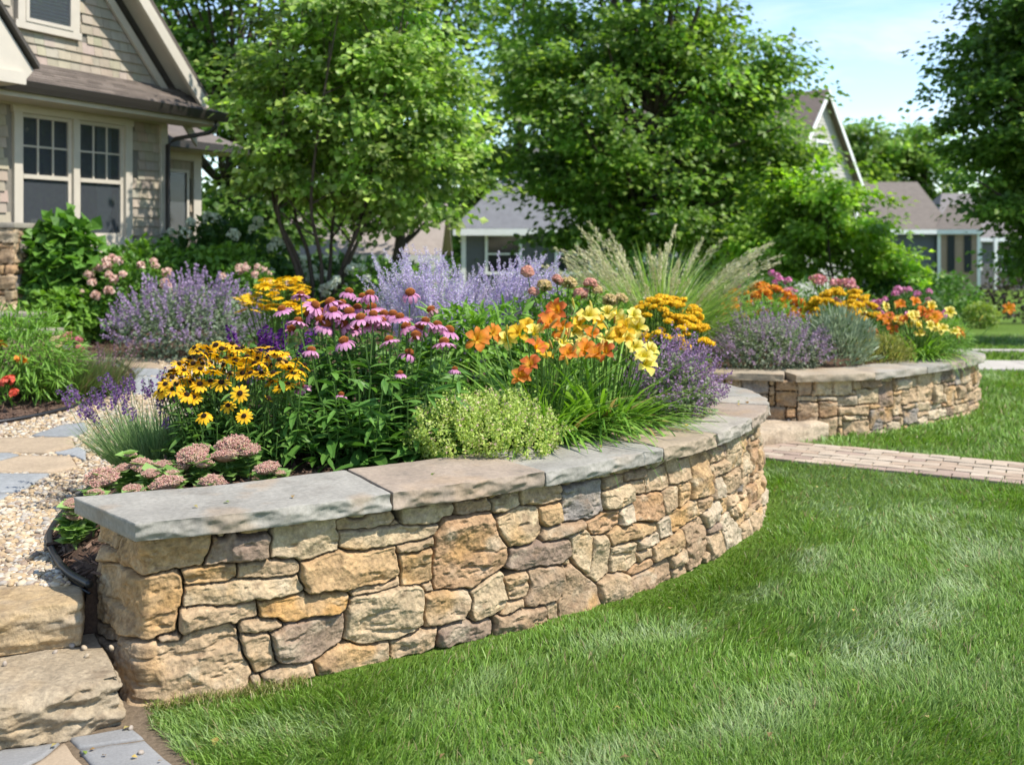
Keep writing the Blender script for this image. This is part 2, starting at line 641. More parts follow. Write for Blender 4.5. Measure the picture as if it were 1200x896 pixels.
# plan curves of the two garden walls (outer stone face)
FRONT = [(-1.195, 3.355), (-.88, 3.48), (-.5, 3.70), (.04, 4.035), (.56, 4.485), (.85, 4.775), (1.11, 5.16), (1.33, 5.60), (1.40, 5.85), (1.42, 6.1), (1.37, 6.4), (1.2, 6.75), (.9, 7.05), (.5, 7.3), (0, 7.45)]
ENDV = np.array([-.685, .729])
front_c, _ = resample(catmull(FRONT), .004)
end_c = np.array(FRONT[0]) + ENDV * np.linspace(.40, .008, 99)[:, None]
WALL1 = np.concatenate([end_c, front_c[2:]])
FRONT2 = [(2.22, 7.93), (2.5, 7.97), (2.85, 8.09), (3.22, 8.34), (3.7, 8.72), (4.05, 9.05), (4.27, 9.38), (4.28, 9.62), (4.1, 9.9), (3.6, 10.3), (2.8, 10.6)]
front2_c, _ = resample(catmull(FRONT2), .006)
end2_c = np.array([1.2, 8.22]) + (np.array(FRONT2[0]) - np.array([1.2, 8.22])) * np.linspace(0, .992, 170)[:, None]
WALL2 = np.concatenate([end2_c, front2_c[2:]])

def normals(c):
    t = np.gradient(c, axis=0)
    t = nrm(np.stack([np.convolve(np.pad(t[:, k], 3, 'edge'), np.ones(7) / 7, 'valid') for k in (0, 1)], -1))
    return np.stack([t[:, 1], -t[:, 0]], -1)          # right-hand side: outwards

def inner(curve, d):
    return curve - normals(curve) * d

# terrace (raised ground behind the steps) as one sheet
w1in = inner(front_c[::20], .22)
TERRACE = [(-16, 3.52), (-1.5, 3.52)] + [(-1.25, 3.75)] + [tuple(p) for p in w1in[6:]] + [(.3, 7.4), (.6, 8.5), (1.4, 8.6), (1.5, 10.4), (1.2, 17), (-16, 17)]
tag(poly_sheet('garden_ground', TERRACE, .12, lambda x, y: terr(y) - .012, M_MULCH, (.085, .052, .036)), kind='structure')

# ------------------------------------------------------------------ garden walls
STONE = dict(tan=(.42, .295, .175), gold=(.43, .275, .135), orange=(.45, .25, .085), pale=(.47, .375, .26), mauve=(.255, .18, .13),
             gray=(.25, .22, .195), brown=(.32, .215, .13), yel=(.46, .345, .21), rust=(.39, .235, .125))
CR = dict(A=(100, 600, 3.895), B=(280, 580, 3.735), C=(460, 560, 3.895), D=(640, 520, 4.074))
TRACED = [
 ('A', 'tan', [(22,50),(150,100),(150,170),(25,130)]), ('A', 'tan', [(90,170),(145,185),(145,225),(92,215)]),
 ('A', 'brown', [(20,135),(85,165),(80,470),(15,440)]),
 ('A', 'gold', [(85,240),(120,235),(230,285),(405,270),(430,320),(425,490),(405,525),(240,555),(90,480),(78,380)]),
 ('A', 'gold', [(158,115),(240,120),(565,85),(575,130),(545,230),(240,270),(170,235),(155,180)]),
 ('B', 'mauve', [(-116,180),(0,165),(130,150),(130,265),(90,295),(-140,305)]),
 ('A', 'gold', [(450,280),(560,255),(680,245),(692,290),(640,310),(455,335)]),
 ('B', 'tan', [(-8,315),(60,295),(240,285),(262,315),(235,345),(-8,362)]),
 ('B', 'yel', [(-236,405),(-120,385),(60,365),(250,348),(272,395),(240,425),(-60,470),(-230,490),(-240,450)]),
 ('A', 'tan', [(430,455),(600,435),(760,410),(765,465),(640,505),(440,528),(428,490)]),
 ('A', 'tan', [(190,555),(235,570),(640,515),(670,545),(750,710),(745,800),(700,860),(235,880),(225,740),(190,700)]),
 ('A', 'brown', [(60,505),(90,495),(190,545),(190,580),(150,580),(62,530)]), ('A', 'brown', [(35,525),(60,535),(180,585),(185,690),(140,660),(32,600)]),
 ('A', 'brown', [(15,450),(75,480),(50,510),(10,500)]),
 ('B', 'tan', [(5,545),(170,530),(180,560),(120,590),(60,600),(5,585)]), ('B', 'tan', [(15,605),(120,585),(150,725),(90,765),(55,760)]),
 ('B', 'yel', [(140,140),(230,120),(420,100),(435,190),(420,235),(260,275),(140,275)]), ('B', 'tan', [(430,120),(560,85),(700,65),(705,120),(520,150),(435,150)]),
 ('B', 'yel', [(445,165),(600,150),(780,135),(864,131),(864,155),(797,194),(672,218),(590,240),(460,240),(440,220)]),
 ('B', 'gold', [(275,295),(450,250),(680,235),(690,330),(640,365),(400,410),(300,415),(280,370)]),
 ('B', 'tan', [(475,410),(600,390),(690,360),(690,385),(560,425),(480,430)]),
 ('B', 'orange', [(85,480),(250,440),(475,415),(475,470),(440,500),(250,530),(100,530)]),
 ('B', 'mauve', [(145,590),(240,555),(440,520),(455,590),(430,630),(300,700),(150,705)]),
 ('B', 'tan', [(320,710),(450,660),(630,630),(640,700),(560,735),(340,780)]), ('B', 'tan', [(95,770),(200,735),(315,720),(315,770),(250,800),(100,840)]),
 ('B', 'tan', [(170,830),(280,800),(370,785),(360,830),(250,870),(150,880)]),
 ('B', 'yel', [(475,450),(560,440),(650,400),(760,400),(780,412),(795,481),(782,549),(670,611),(520,640),(460,620),(475,560)]),
 ('C', 'tan', [(-23,735),(80,700),(178,680),(172,745),(60,785),(-20,815)]), ('C', 'tan', [(-20,830),(200,765),(220,800),(215,850),(0,890),(-30,880)]),
 ('C', 'tan', [(-5,150),(30,140),(30,210),(-10,215)]), ('C', 'yel', [(40,145),(270,105),(280,150),(190,200),(80,215),(38,210)]),
 ('C', 'brown', [(285,115),(320,105),(450,90),(452,145),(350,165),(285,155)]), ('C', 'yel', [(460,95),(575,60),(580,110),(540,135),(465,155)]),
 ('C', 'tan', [(590,60),(720,35),(770,30),(765,100),(640,125),(595,120)]),
 ('C', 'rust', [(250,195),(380,170),(450,165),(480,230),(520,350),(500,390),(400,470),(300,490),(190,495),(175,420),(190,330),(205,240)]),
 ('C', 'tan', [(20,320),(100,295),(175,275),(175,310),(60,340),(20,340)]), ('C', 'gold', [(30,355),(165,325),(170,455),(120,475),(30,490)]),
 ('C', 'gold', [(120,485),(165,475),(178,505),(135,525)]), ('C', 'tan', [(130,530),(230,500),(330,495),(335,545),(290,630),(200,655),(130,660)]),
 ('C', 'yel', [(340,510),(400,470),(490,440),(510,540),(470,580),(430,620),(350,630)]), ('C', 'mauve', [(180,690),(280,645),(430,645),(425,690),(380,720),(240,750),(175,740)]),
 ('C', 'tan', [(230,770),(400,725),(430,720),(440,770),(330,810),(230,820)]), ('C', 'yel', [(490,185),(600,130),(660,130),(665,240),(600,290),(520,310),(480,260)]),
 ('C', 'gold', [(670,130),(760,105),(770,190),(690,215),(670,195)]), ('D', 'brown', [(-25,405),(60,385),(175,365),(178,400),(110,430),(-25,460)]),
 ('D', 'mauve', [(-195,508),(-100,480),(0,455),(100,450),(110,490),(100,540),(0,565),(-110,590),(-189,585)]),
 ('C', 'tan', [(505,460),(560,430),(600,420),(605,490),(590,530),(520,545)]), ('C', 'brown', [(605,425),(700,395),(750,410),(755,480),(720,545),(620,580),(590,560),(605,500)]),
 ('C', 'tan', [(500,575),(580,540),(580,570),(520,600),(480,600)]), ('C', 'brown', [(460,625),(560,585),(665,580),(690,640),(690,710),(560,750),(455,735)]),
 ('C', 'tan', [(680,570),(730,555),(735,640),(700,685),(690,620)]), ('D', 'gray', [(85,200),(180,175),(268,165),(272,310),(200,345),(80,362),(70,290)]),
 ('D', 'rust', [(185,375),(250,335),(335,310),(340,370),(260,410),(200,425),(180,400)]), ('D', 'pale', [(340,325),(400,290),(408,370),(350,390)]),
 ('D', 'yel', [(100,435),(180,400),(205,440),(195,550),(180,605),(130,560),(105,490)]), ('D', 'yel', [(215,440),(265,430),(285,480),(280,600),(220,645),(185,615),(200,520)]),
 ('D', 'brown', [(65,575),(100,575),(225,670),(215,800),(150,860),(50,880),(35,740),(65,720)]), ('D', 'tan', [(225,650),(340,605),(355,610),(368,740),(250,810),(230,740)]),
 ('D', 'yel', [(290,490),(400,460),(410,550),(360,590),(290,598)]), ('D', 'gold', [(280,420),(300,405),(500,370),(512,410),(420,440),(300,470)]),
 ('D', 'tan', [(275,165),(370,150),(370,190),(290,215),(275,210)]), ('D', 'yel', [(278,235),(390,192),(405,200),(408,265),(340,295),(275,305)]),
 ('D', 'brown', [(380,135),(480,105),(480,150),(380,185)]), ('D', 'tan', [(405,185),(470,172),(472,225),(410,240)]),
 ('D', 'tan', [(475,140),(560,105),(572,130),(575,200),(540,220),(478,230)]), ('D', 'rust', [(415,255),(540,230),(548,330),(500,360),(410,372)]),
 ('D', 'tan', [(545,220),(600,195),(620,215),(622,295),(560,325)]), ('D', 'tan', [(575,80),(680,60),(685,160),(620,185),(580,190)]),
 ('D', 'gold', [(625,185),(680,165),(680,255),(635,300)]), ('D', 'gold', [(690,60),(770,35),(775,230),(720,255),(690,255)]),
 ('D', 'gold', [(580,340),(700,270),(705,340),(640,390),(590,410)]), ('D', 'pale', [(515,365),(575,345),(582,420),(520,440)]),
 ('D', 'tan', [(420,455),(460,440),(465,490),(425,500)]), ('D', 'pale', [(468,445),(510,425),(512,470),(475,485)]), ('D', 'tan', [(420,510),(485,490),(488,530),(425,555)]),
 ('D', 'gold', [(490,490),(630,410),(638,480),(560,520),(495,545)]), ('D', 'brown', [(640,400),(710,345),(742,380),(735,500),(690,585),(650,590)]),
 ('D', 'rust', [(365,590),(480,540),(485,570),(380,620)]), ('D', 'brown', [(360,635),(480,580),(565,535),(568,630),(480,680),(400,720)]),
 ('D', 'tan', [(565,540),(640,500),(648,545),(575,580)]), ('D', 'tan', [(568,595),(640,568),(645,610),(570,635)]), ('D', 'brown', [(705,270),(760,258),(762,310),(708,330)]),
 ('D', 'pale', [(730,330),(765,280),(805,270),(805,350),(745,400)]), ('D', 'tan', [(745,445),(810,410),(832,480),(828,510),(760,545)]),
 ('D', 'pale', [(810,370),(845,320),(895,395),(895,470),(860,540),(835,530),(820,430)]), ('D', 'pale', [(440,710),(630,640),(630,670),(500,750),(430,750)]),
 ('D', 'pale', [(645,610),(780,545),(780,575),(660,650)]),
]

def traced_uv(curve):
    d = np.concatenate([[0], np.cumsum(np.linalg.norm(np.diff(curve, axis=0), axis=1))])
    px = CX + FPX * curve[:, 0] / curve[:, 1]
    k = int(np.argmax(px))
    out = []
    for c, col, pts in TRACED:
        ox, oy, s = CR[c]
        uv = []
        for x, y in pts:
            X, Yp = ox + x / s, oy + y / s
            u = np.interp(X, px[:k], d[:k])
            Yd = np.interp(u, d, curve[:, 1])
            uv.append((u, EYE - (Yp - HY) * Yd / FPX))
        out.append((np.array(uv), STONE[col]))
    return out

def sdf(poly, P):
    d = edge_dist(poly, P)
    return np.where(inside(poly, P), -d, d)

def stone_face(mb, curve, v0, v1, res, polys, seed, cell=.036, grow=.010, sizes=None, rough=1.0, batter=0.0):
    r = np.random.default_rng(seed)
    cv, us = resample(curve, res)
    nm = normals(cv)
    vs_ = np.linspace(v0, v1, int((v1 - v0) / res) + 1)
    U, V = np.meshgrid(us, vs_, indexing='ij')
    P = np.stack([U, V], -1)
    q3 = np.stack([U, V, 0 * U], -1)
    W = P + np.stack([fbm(q3 * 14, 3, seed + 1), fbm(q3 * 14, 3, seed + 2)], -1) * .012 + np.stack([fbm(q3 * 55, 2, seed + 3), fbm(q3 * 70, 2, seed + 4)], -1) * .003
    D1 = np.full(U.shape, .05)
    D2 = np.full(U.shape, .05)
    ID = np.full(U.shape, -1)
    cols = []
    def put(poly, col):
        k = len(cols)
        cols.append(col)
        a, b = poly.min(0) - .04, poly.max(0) + .04
        i0, i1 = np.searchsorted(us, [a[0], b[0]])
        j0, j1 = np.searchsorted(vs_, [a[1], b[1]])
        if i1 <= i0 or j1 <= j0:
            return
        s = sdf(poly, W[i0:i1, j0:j1])
        d1, d2, idv = D1[i0:i1, j0:j1], D2[i0:i1, j0:j1], ID[i0:i1, j0:j1]
        first = s < d1
        d2[:] = np.where(first, d1, np.minimum(d2, s))
        idv[first] = k
        d1[:] = np.minimum(d1, s)
    for poly, col in polys:
        put(poly, col)
    nu, nv = int(us[-1] / cell), int(round((v1 - v0) / cell))
    gu = (np.arange(nu) + .5) * cell
    gv = v0 + (np.arange(nv) + .5) * (v1 - v0) / nv
    iu = np.clip(np.searchsorted(us, gu), 0, len(us) - 1)
    iv = np.clip(np.searchsorted(vs_, gv), 0, len(vs_) - 1)
    occ = D1[np.ix_(iu, iv)] < .012 if polys else np.zeros((nu, nv), bool)
    sizes = sizes or [((6, 6), .01), ((5, 5), .03), ((4, 5), .04), ((6, 3), .06), ((4, 4), .07), ((7, 2), .08), ((5, 3), .10), ((4, 3), .11), ((5, 2), .1), ((3, 4), .07), ((3, 3), .12), ((4, 2), .12), ((3, 2), .14), ((2, 3), .1), ((2, 2), .3)]
    free = (~occ).sum()
    names = ['tan'] * 5 + ['yel'] * 3 + ['gold'] * 3 + ['pale'] * 3 + ['brown'] * 2 + ['mauve', 'gray', 'rust']
    def rect(a, b, wu, hv):
        z = .16 * cell
        jt = lambda: r.uniform(-z, z)
        x0, y0, x1, y1 = a * cell, v0 + b * (v1 - v0) / nv, (a + wu) * cell, v0 + (b + hv) * (v1 - v0) / nv
        m = .004
        pl = [(x0 + m + jt(), y0 + m + jt()), ((x0 + x1) / 2 + jt(), y0 + m + jt() * .6), (x1 - m + jt(), y0 + m + jt()), (x1 - m + jt(), y1 - m + jt()), ((x0 + x1) / 2 + jt(), y1 - m + jt() * .6), (x0 + m + jt(), y1 - m + jt())]
        c = np.array(STONE[names[r.integers(len(names))]]) * (1 + .15 * r.uniform(-1, 1))
        put(np.array(pl), c)
    for (wu, hv), frac in sizes:
        target = frac * free / (wu * hv)
        done = tries = 0
        while done < target and tries < 60 * target + 40:
            tries += 1
            a, b = r.integers(0, max(1, nu - wu + 1)), r.integers(0, max(1, nv - hv + 1))
            if occ[a:a + wu, b:b + hv].any() or a + wu > nu or b + hv > nv:
                continue
            occ[a:a + wu, b:b + hv] = True
            rect(a, b, wu, hv)
            done += 1
    for b in range(nv):
        a = 0
        while a < nu:
            if not occ[a, b]:
                e = a
                while e < nu and not occ[e, b] and e - a < 4:
                    e += 1
                h = 1
                if b + 1 < nv and not occ[a:e, b + 1].any():
                    h = 2
                occ[a:e, b:b + h] = True
                rect(a, b, e - a, h)
                a = e
            else:
                a += 1
    cols = np.array(cols)
    n = len(cols)
    E = np.minimum((D2 - D1) / 2 - .0019 * (cell / .036), grow - D1)
    ok = (ID >= 0) & (E > 0)
    idc = np.clip(ID, 0, n - 1)
    prot = r.uniform(-.006, .010, n)[idc]
    tu, tv = r.normal(0, .05, n)[idc], r.normal(0, .05, n)[idc]
    offs = r.uniform(0, 100, (n, 3))[idc]
    du = U - np.bincount(idc.ravel(), U.ravel(), n)[idc] / np.maximum(np.bincount(idc.ravel(), minlength=n), 1)[idc]
    dv = V - np.bincount(idc.ravel(), V.ravel(), n)[idc] / np.maximum(np.bincount(idc.ravel(), minlength=n), 1)[idc]
    pn = q3 + offs
    rr = np.clip(E / .008, 0, 1)
    H = .024 * (1 - (1 - rr) ** 2) + .004 * np.clip(E / .05, 0, 1) + prot + tu * du + tv * dv - .024
    wu = pn[..., 0] + .008 * fbm(pn * 40, 3, seed + 5)
    wv = pn[..., 1] + .008 * fbm(pn * 40 + 9, 3, seed + 6)
    rk = chips_noise(wu, wv, .085, seed + 5) * .024 + chips_noise(wu + .7, wv, .035, seed + 25, 1.9) * .005 + fbm(pn * 9, 2, seed + 8) * .010 + fbm(pn * 70, 4, seed + 9, .62) * .006 - .015 * np.clip(fbm(pn * np.array([13, 38, 13]), 3, seed + 10) * 3 - .85, 0, 1)
    H = H + rk * rough * np.clip(E / .012, 0, 1)
    H = np.where(ok, np.maximum(H, -.055), -.066 + .008 * fbm(q3 * 60, 2, seed + 7))
    c = cols[idc]
    a = np.clip(.5 + 1.1 * fbm(pn * 10, 3, seed + 11), 0, 1)[..., None]
    alt = np.array([.47, .34, .20])
    c = c * (1 - .45 * a) + .45 * a * (alt * .55 + c * .45)
    ru = np.clip(fbm(pn * 7 + 40, 3, seed + 12) * 2.4 - .5, 0, 1)[..., None]
    c = c * (1 - .55 * ru) + .55 * ru * np.array([.47, .26, .085])
    gy = np.clip(fbm(pn * 8 + 80, 3, seed + 13) * 2.4 - .7, 0, 1)[..., None]
    c = c * (1 - .35 * gy) + .35 * gy * np.array([.44, .38, .30])
    c = c * (1 + .30 * fbm(pn * 40, 4, seed + 14) + .16 * fbm(pn * 110, 3, seed + 17, .7))[..., None]
    stn = np.clip(fbm(pn * np.array([14, 22, 14]) + 20, 4, seed + 15, .65) * 3.2 - .75, 0, 1)[..., None]
    c = c * (1 - .55 * stn) + .55 * stn * np.array([.17, .105, .06])
    lt = np.clip(fbm(pn * np.array([11, 15, 11]) + 60, 3, seed + 16, .6) * 2.6 - .7, 0, 1)[..., None]
    c = c * (1 - .5 * lt) + .5 * lt * np.array([.56, .46, .32])
    c = np.where(ok[..., None], c, np.array([.085, .062, .042]))
    H = H + batter * (1 - np.clip(V / .54, -.2, 1))
    X = cv[:, None, 0] + nm[:, None, 0] * H
    Y = cv[:, None, 1] + nm[:, None, 1] * H
    nU, nV = U.shape
    i = np.arange(nU - 1)[:, None] * nV + np.arange(nV - 1)[None]
    q = np.stack([i, i + nV, i + nV + 1, i + 1], -1).reshape(-1, 4)
    mb.add(np.stack([X, Y, V], -1), q, c.reshape(-1, 3))
    # rear of the wall and its bed under the capstones
    b = cv - nm * .3
    k = np.arange(0, len(cv), 6)
    ring = np.concatenate([np.c_[cv[k] - nm[k] * .05, np.full(len(k), v1 - .004)], np.c_[b[k], np.full(len(k), v1 - .004)], np.c_[b[k], np.full(len(k), v0)]])
    m = len(k)
    s = np.arange(m - 1)
    mb.add(ring, np.concatenate([np.stack([s, s + 1, s + 1 + m, s + m], -1), np.stack([s + m, s + m + 1, s + 2 * m + 1, s + 2 * m], -1)]), (.2, .15, .1))

def rounded_box(nx, ny, nz, dx, dy, dz, rad):
    """Closed box 0..d in each axis, its faces gridded and its edges rounded; returns vertices, quads, outward normals."""
    pts, quads, off = [], [], 0
    def grid(o, a, b, na, nb):
        nonlocal off
        s, t = np.meshgrid(np.linspace(0, 1, na + 1), np.linspace(0, 1, nb + 1), indexing='ij')
        p = np.asarray(o)[None, None] + s[..., None] * np.asarray(a) + t[..., None] * np.asarray(b)
        i = np.arange(na)[:, None] * (nb + 1) + np.arange(nb)[None]
        quads.append(np.stack([i, i + nb + 1, i + nb + 2, i + 1], -1).reshape(-1, 4) + off)
        pts.append(p.reshape(-1, 3))
        off += p.shape[0] * p.shape[1]
    X, Y, Z = (dx, 0, 0), (0, dy, 0), (0, 0, dz)
    grid((0, 0, dz), X, Y, nx, ny)
    grid((0, 0, 0), Y, X, ny, nx)
    grid((0, 0, 0), X, Z, nx, nz)
    grid((0, dy, 0), Z, X, nz, nx)
    grid((0, 0, 0), Z, Y, nz, ny)
    grid((dx, 0, 0), Y, Z, ny, nz)
    p = np.concatenate(pts)
    q = np.concatenate(quads)
    D = np.array([dx, dy, dz])
    r = min(rad, dx / 2.01, dy / 2.01, dz / 2.01)
    c = np.clip(p, r, D - r)
    n = nrm(p - c)
    return c + r * n, q, n

def capstone(curve, us, u0, u1, ov, wd, z0, z1, col, seed, res=.008, edge=.012, skew=0.0):
    """One coping slab that follows the wall curve between u0 and u1; ov = overhang past the face, wd = depth."""
    nx, ny, nz = max(3, int((u1 - u0) / res)), int(wd / res / 1.6), max(4, int((z1 - z0) / res * 1.4))
    p, q, n = rounded_box(nx, ny, nz, u1 - u0, wd, z1 - z0, .007)
    cv = curve
    nm = normals(curve)
    u = p[:, 0] + u0
    ix = np.stack([np.interp(u, us, cv[:, k]) for k in (0, 1)], -1)
    N = nrm(np.stack([np.interp(u, us, nm[:, k]) for k in (0, 1)], -1))
    s = ov - p[:, 1]
    xy = ix + N * s[:, None]
    if skew:
        T0v = np.stack([-N[:, 1], N[:, 0]], -1)
        xy = xy - T0v * (skew * p[:, 1] / wd * (1 - p[:, 0] / (u1 - u0)))[:, None]
    P = np.c_[xy, p[:, 2] + z0]
    horiz = np.abs(n[:, 1])
    side = np.abs(n[:, 0])
    T = np.stack([-N[:, 1], N[:, 0]], -1)
    g = fbm(P * np.array([14, 14, 26]), 3, seed) * edge * .8 + chips_noise(u + .004 * fbm(P * 60, 2, seed), P[:, 2], .030, seed + 1, 2.2) * edge * 1.1 + chips_noise(u, P[:, 2], .012, seed + 6, 2.0) * edge * .35
    P[:, :2] += N * (-np.sign(n[:, 1]) * horiz * g)[:, None]
    P[:, :2] += T * (np.sign(n[:, 0]) * side * g * .35)[:, None]
    P[:, 2] += n[:, 2] * (fbm(P * np.array([7, 7, 7]), 3, seed + 2) * .004) + fbm(P * np.array([1.5, 1.5, 0]), 1, seed) * .002
    c = np.array(col)[None] * (1 + .10 * fbm(P * 5, 3, seed + 3)[:, None])
    st = np.clip(fbm(P * np.array([4.2, 4.2, 5]) + 9, 4, seed + 4, .6) * 3.0 - .25, 0, 1)[:, None]
    c = c * (1 - .45 * st) + .45 * st * np.array([.34, .235, .14])
    dk = np.clip(fbm(P * np.array([7, 7, 7]) + 30, 4, seed + 5, .65) * 2.6 - .5, 0, 1)[:, None]
    c = c * (1 - .42 * dk) + .42 * dk * np.array([.15, .13, .105])
    mb = MB()
    mb.add(P, q, c)
    return mb

BLUE, PINKB, TANB, PALEB, OCHRE = (.275, .255, .215), (.30, .235, .175), (.34, .275, .195), (.32, .285, .23), (.32, .25, .17)

# front wall
g1 = thing('stone_wall', 'long curved fieldstone garden wall with thick flagstone coping beside the lawn', 'garden wall', (-1.195, 3.355, 0))
mb = MB()
stone_face(mb, WALL1, -.06, .545, .0032, traced_uv(WALL1), 3, batter=.045)
mb.build('stonework', M_STONE, g1, smooth=True)
u1s = np.concatenate([[0], np.cumsum(np.linalg.norm(np.diff(WALL1, axis=0), axis=1))])
fu = np.concatenate([[0], np.cumsum(np.linalg.norm(np.diff(front_c, axis=0), axis=1))])
fpx = CX + FPX * front_c[:, 0] / front_c[:, 1]
kmax = int(np.argmax(fpx))
def u_at(px):
    return float(np.interp(px, fpx[:kmax], fu[:kmax]))
joints = [-.040, u_at(452), u_at(628), u_at(765), u_at(828), u_at(868), u_at(888), u_at(893) + .25, fu[-1] - 1.1, fu[-1] - .5, fu[-1]]
ext = np.concatenate([front_c[0] + (front_c[0] - front_c[10]) / .04 * np.linspace(.08, .004, 20)[:, None], front_c])
eu = np.concatenate([[0], np.cumsum(np.linalg.norm(np.diff(ext, axis=0), axis=1))])
eu -= eu[20]
ccols = [BLUE, PINKB, BLUE, OCHRE, PALEB, PINKB, PALEB, BLUE, PALEB, BLUE]
for k in range(len(joints) - 1):
    capstone(ext, eu, joints[k] + .0025, joints[k + 1] - .0025, .06, .45, .54, .603 + .003 * math.sin(k * 2.3), ccols[k], 40 + k, skew=.20 if k == 0 else 0).build('capstone', M_SLAB, g1, smooth=True)

# rear wall
g2 = thing('stone_wall', 'smaller curved fieldstone garden wall beyond the paver path', 'garden wall', (2.22, 7.93, 0))
mb = MB()
stone_face(mb, WALL2, -.06, .435, .007, [], 9, cell=.042)
mb.build('stonework', M_STONE, g2, smooth=True)
u2 = np.concatenate([[0], np.cumsum(np.linalg.norm(np.diff(front2_c, axis=0), axis=1))])
ext2 = np.concatenate([front2_c[0] + (front2_c[0] - front2_c[10]) / .06 * np.linspace(.06, .006, 11)[:, None], front2_c])
e2 = np.concatenate([[0], np.cumsum(np.linalg.norm(np.diff(ext2, axis=0), axis=1))])
e2 -= e2[11]
j2 = [-.05, .62, 1.3, 1.95, 2.55, 3.1, 3.7, u2[-1]]
for k in range(len(j2) - 1):
    capstone(ext2, e2, j2[k] + .003, j2[k + 1] - .003, .06, .40, .43, .488, [TANB, PALEB, BLUE, PALEB, BLUE, TANB, BLUE][k], 70 + k, .025).build('capstone', M_SLAB, g2, smooth=True)
capstone(np.concatenate([end2_c, end2_c[-1:] + (end2_c[-1:] - end2_c[-2:-1])]), np.linspace(0, 1.1, 171), 0, .99, .06, .36, .43, .486, TANB, 81, .03).build('capstone', M_SLAB, g2, smooth=True)

# stone steps by the near end of the wall
def rock_block(name, label, A, B, depth, z0, z1, col, seed, face=.022, res=.0065, group=None):
    """Block whose front edge runs from A to B; depth goes away from the camera."""
    A, B = np.array(A, float), np.array(B, float)
    d = B - A
    Ln = np.linalg.norm(d)
    d = d / Ln
    nrml = np.array([d[1], -d[0]])
    p, q, n = rounded_box(int(Ln / res), int(depth / res / 1.5), int((z1 - z0) / res * 1.2), Ln, depth, z1 - z0, .012)
    xy = A + d * p[:, :1] - nrml * p[:, 1:2]
    P = np.c_[xy, p[:, 2] + z0]
    h = np.abs(n[:, 1])
    Q = P * np.array([1, 1, 1.6])
    wq = Q + .02 * np.stack([fbm(Q * 12, 2, seed + 1), fbm(Q * 12 + 7, 2, seed + 2), 0 * Q[:, 0]], -1)
    cu, cw = wq[:, 0] + wq[:, 1] * .6, wq[:, 2]
    g = fbm(Q * 5, 3, seed) * face * .9 + chips_noise(cu, cw, .075, seed + 3, 1.9) * face * 1.15 + chips_noise(cu + .3, cw, .032, seed + 4, 2.2) * face * .34 + fbm(Q * 60, 4, seed + 5, .6) * face * .22 - face * .6 * np.clip(fbm(Q * np.array([9, 9, 34]), 3, seed + 12) * 3 - .9, 0, 1)
    bulge = np.sin(np.pi * np.clip(p[:, 2] / (z1 - z0), 0, 1)) * face * .8
    fn = np.sign(-n[:, 1])
    P[:, :2] += nrml * (fn * h * (g + bulge))[:, None] + d * (np.sign(n[:, 0]) * np.abs(n[:, 0]) * g * .6)[:, None]
    P[:, 2] += np.maximum(n[:, 2], 0) * (fbm(P * 6, 3, seed + 4) * .012 + fbm(P * 25, 3, seed + 5) * .003)
    c = np.array(col)[None] * (1 + .2 * fbm(P * 5, 3, seed + 6)[:, None] + .22 * fbm(P * 38, 4, seed + 16, .65)[:, None])
    ru = np.clip(fbm(P * 4 + 40, 3, seed + 7) * 2 - .3, 0, 1)[:, None]
    c = c * (1 - .4 * ru) + .4 * ru * np.array([.42, .27, .12])
    sn = np.clip(fbm(P * np.array([9, 9, 20]) + 33, 4, seed + 9, .65) * 3 - .6, 0, 1)[:, None]
    c = c * (1 - .5 * sn) + .5 * sn * np.array([.17, .115, .07])
    gy = np.clip(fbm(P * np.array([5, 5, 14]) + 80, 3, seed + 8) * 2 - .3, 0, 1)[:, None]
    c = c * (1 - .5 * gy) + .5 * gy * np.array([.31, .27, .22])
    mb = MB()
    mb.add(P, q, c)
    o = mb.build(name, M_STONE, smooth=True, base=(*A, z0))
    return tag(o, label, 'step', group)

rock_block('stone_step', 'rough-faced lower stone step resting against the base of the wall end', (-2.06, 2.69), (-1.215, 3.195), .46, -.03, .150, (.36, .285, .19), 21, .034, group='stone steps by the wall end')
rock_block('stone_step', 'smoother tan upper stone step below the gravel, partly in wall shade', (-2.35, 3.07), (-1.435, 3.425), .32, .152, .298, (.40, .285, .155), 25, .020, group='stone steps by the wall end')
rock_block('stone_step', 'low pale stone step at the foot of the smaller wall, along the paver path', (1.55, 7.36), (2.43, 7.86), .34, -.03, .125, (.46, .36, .25), 29, .012, .02)

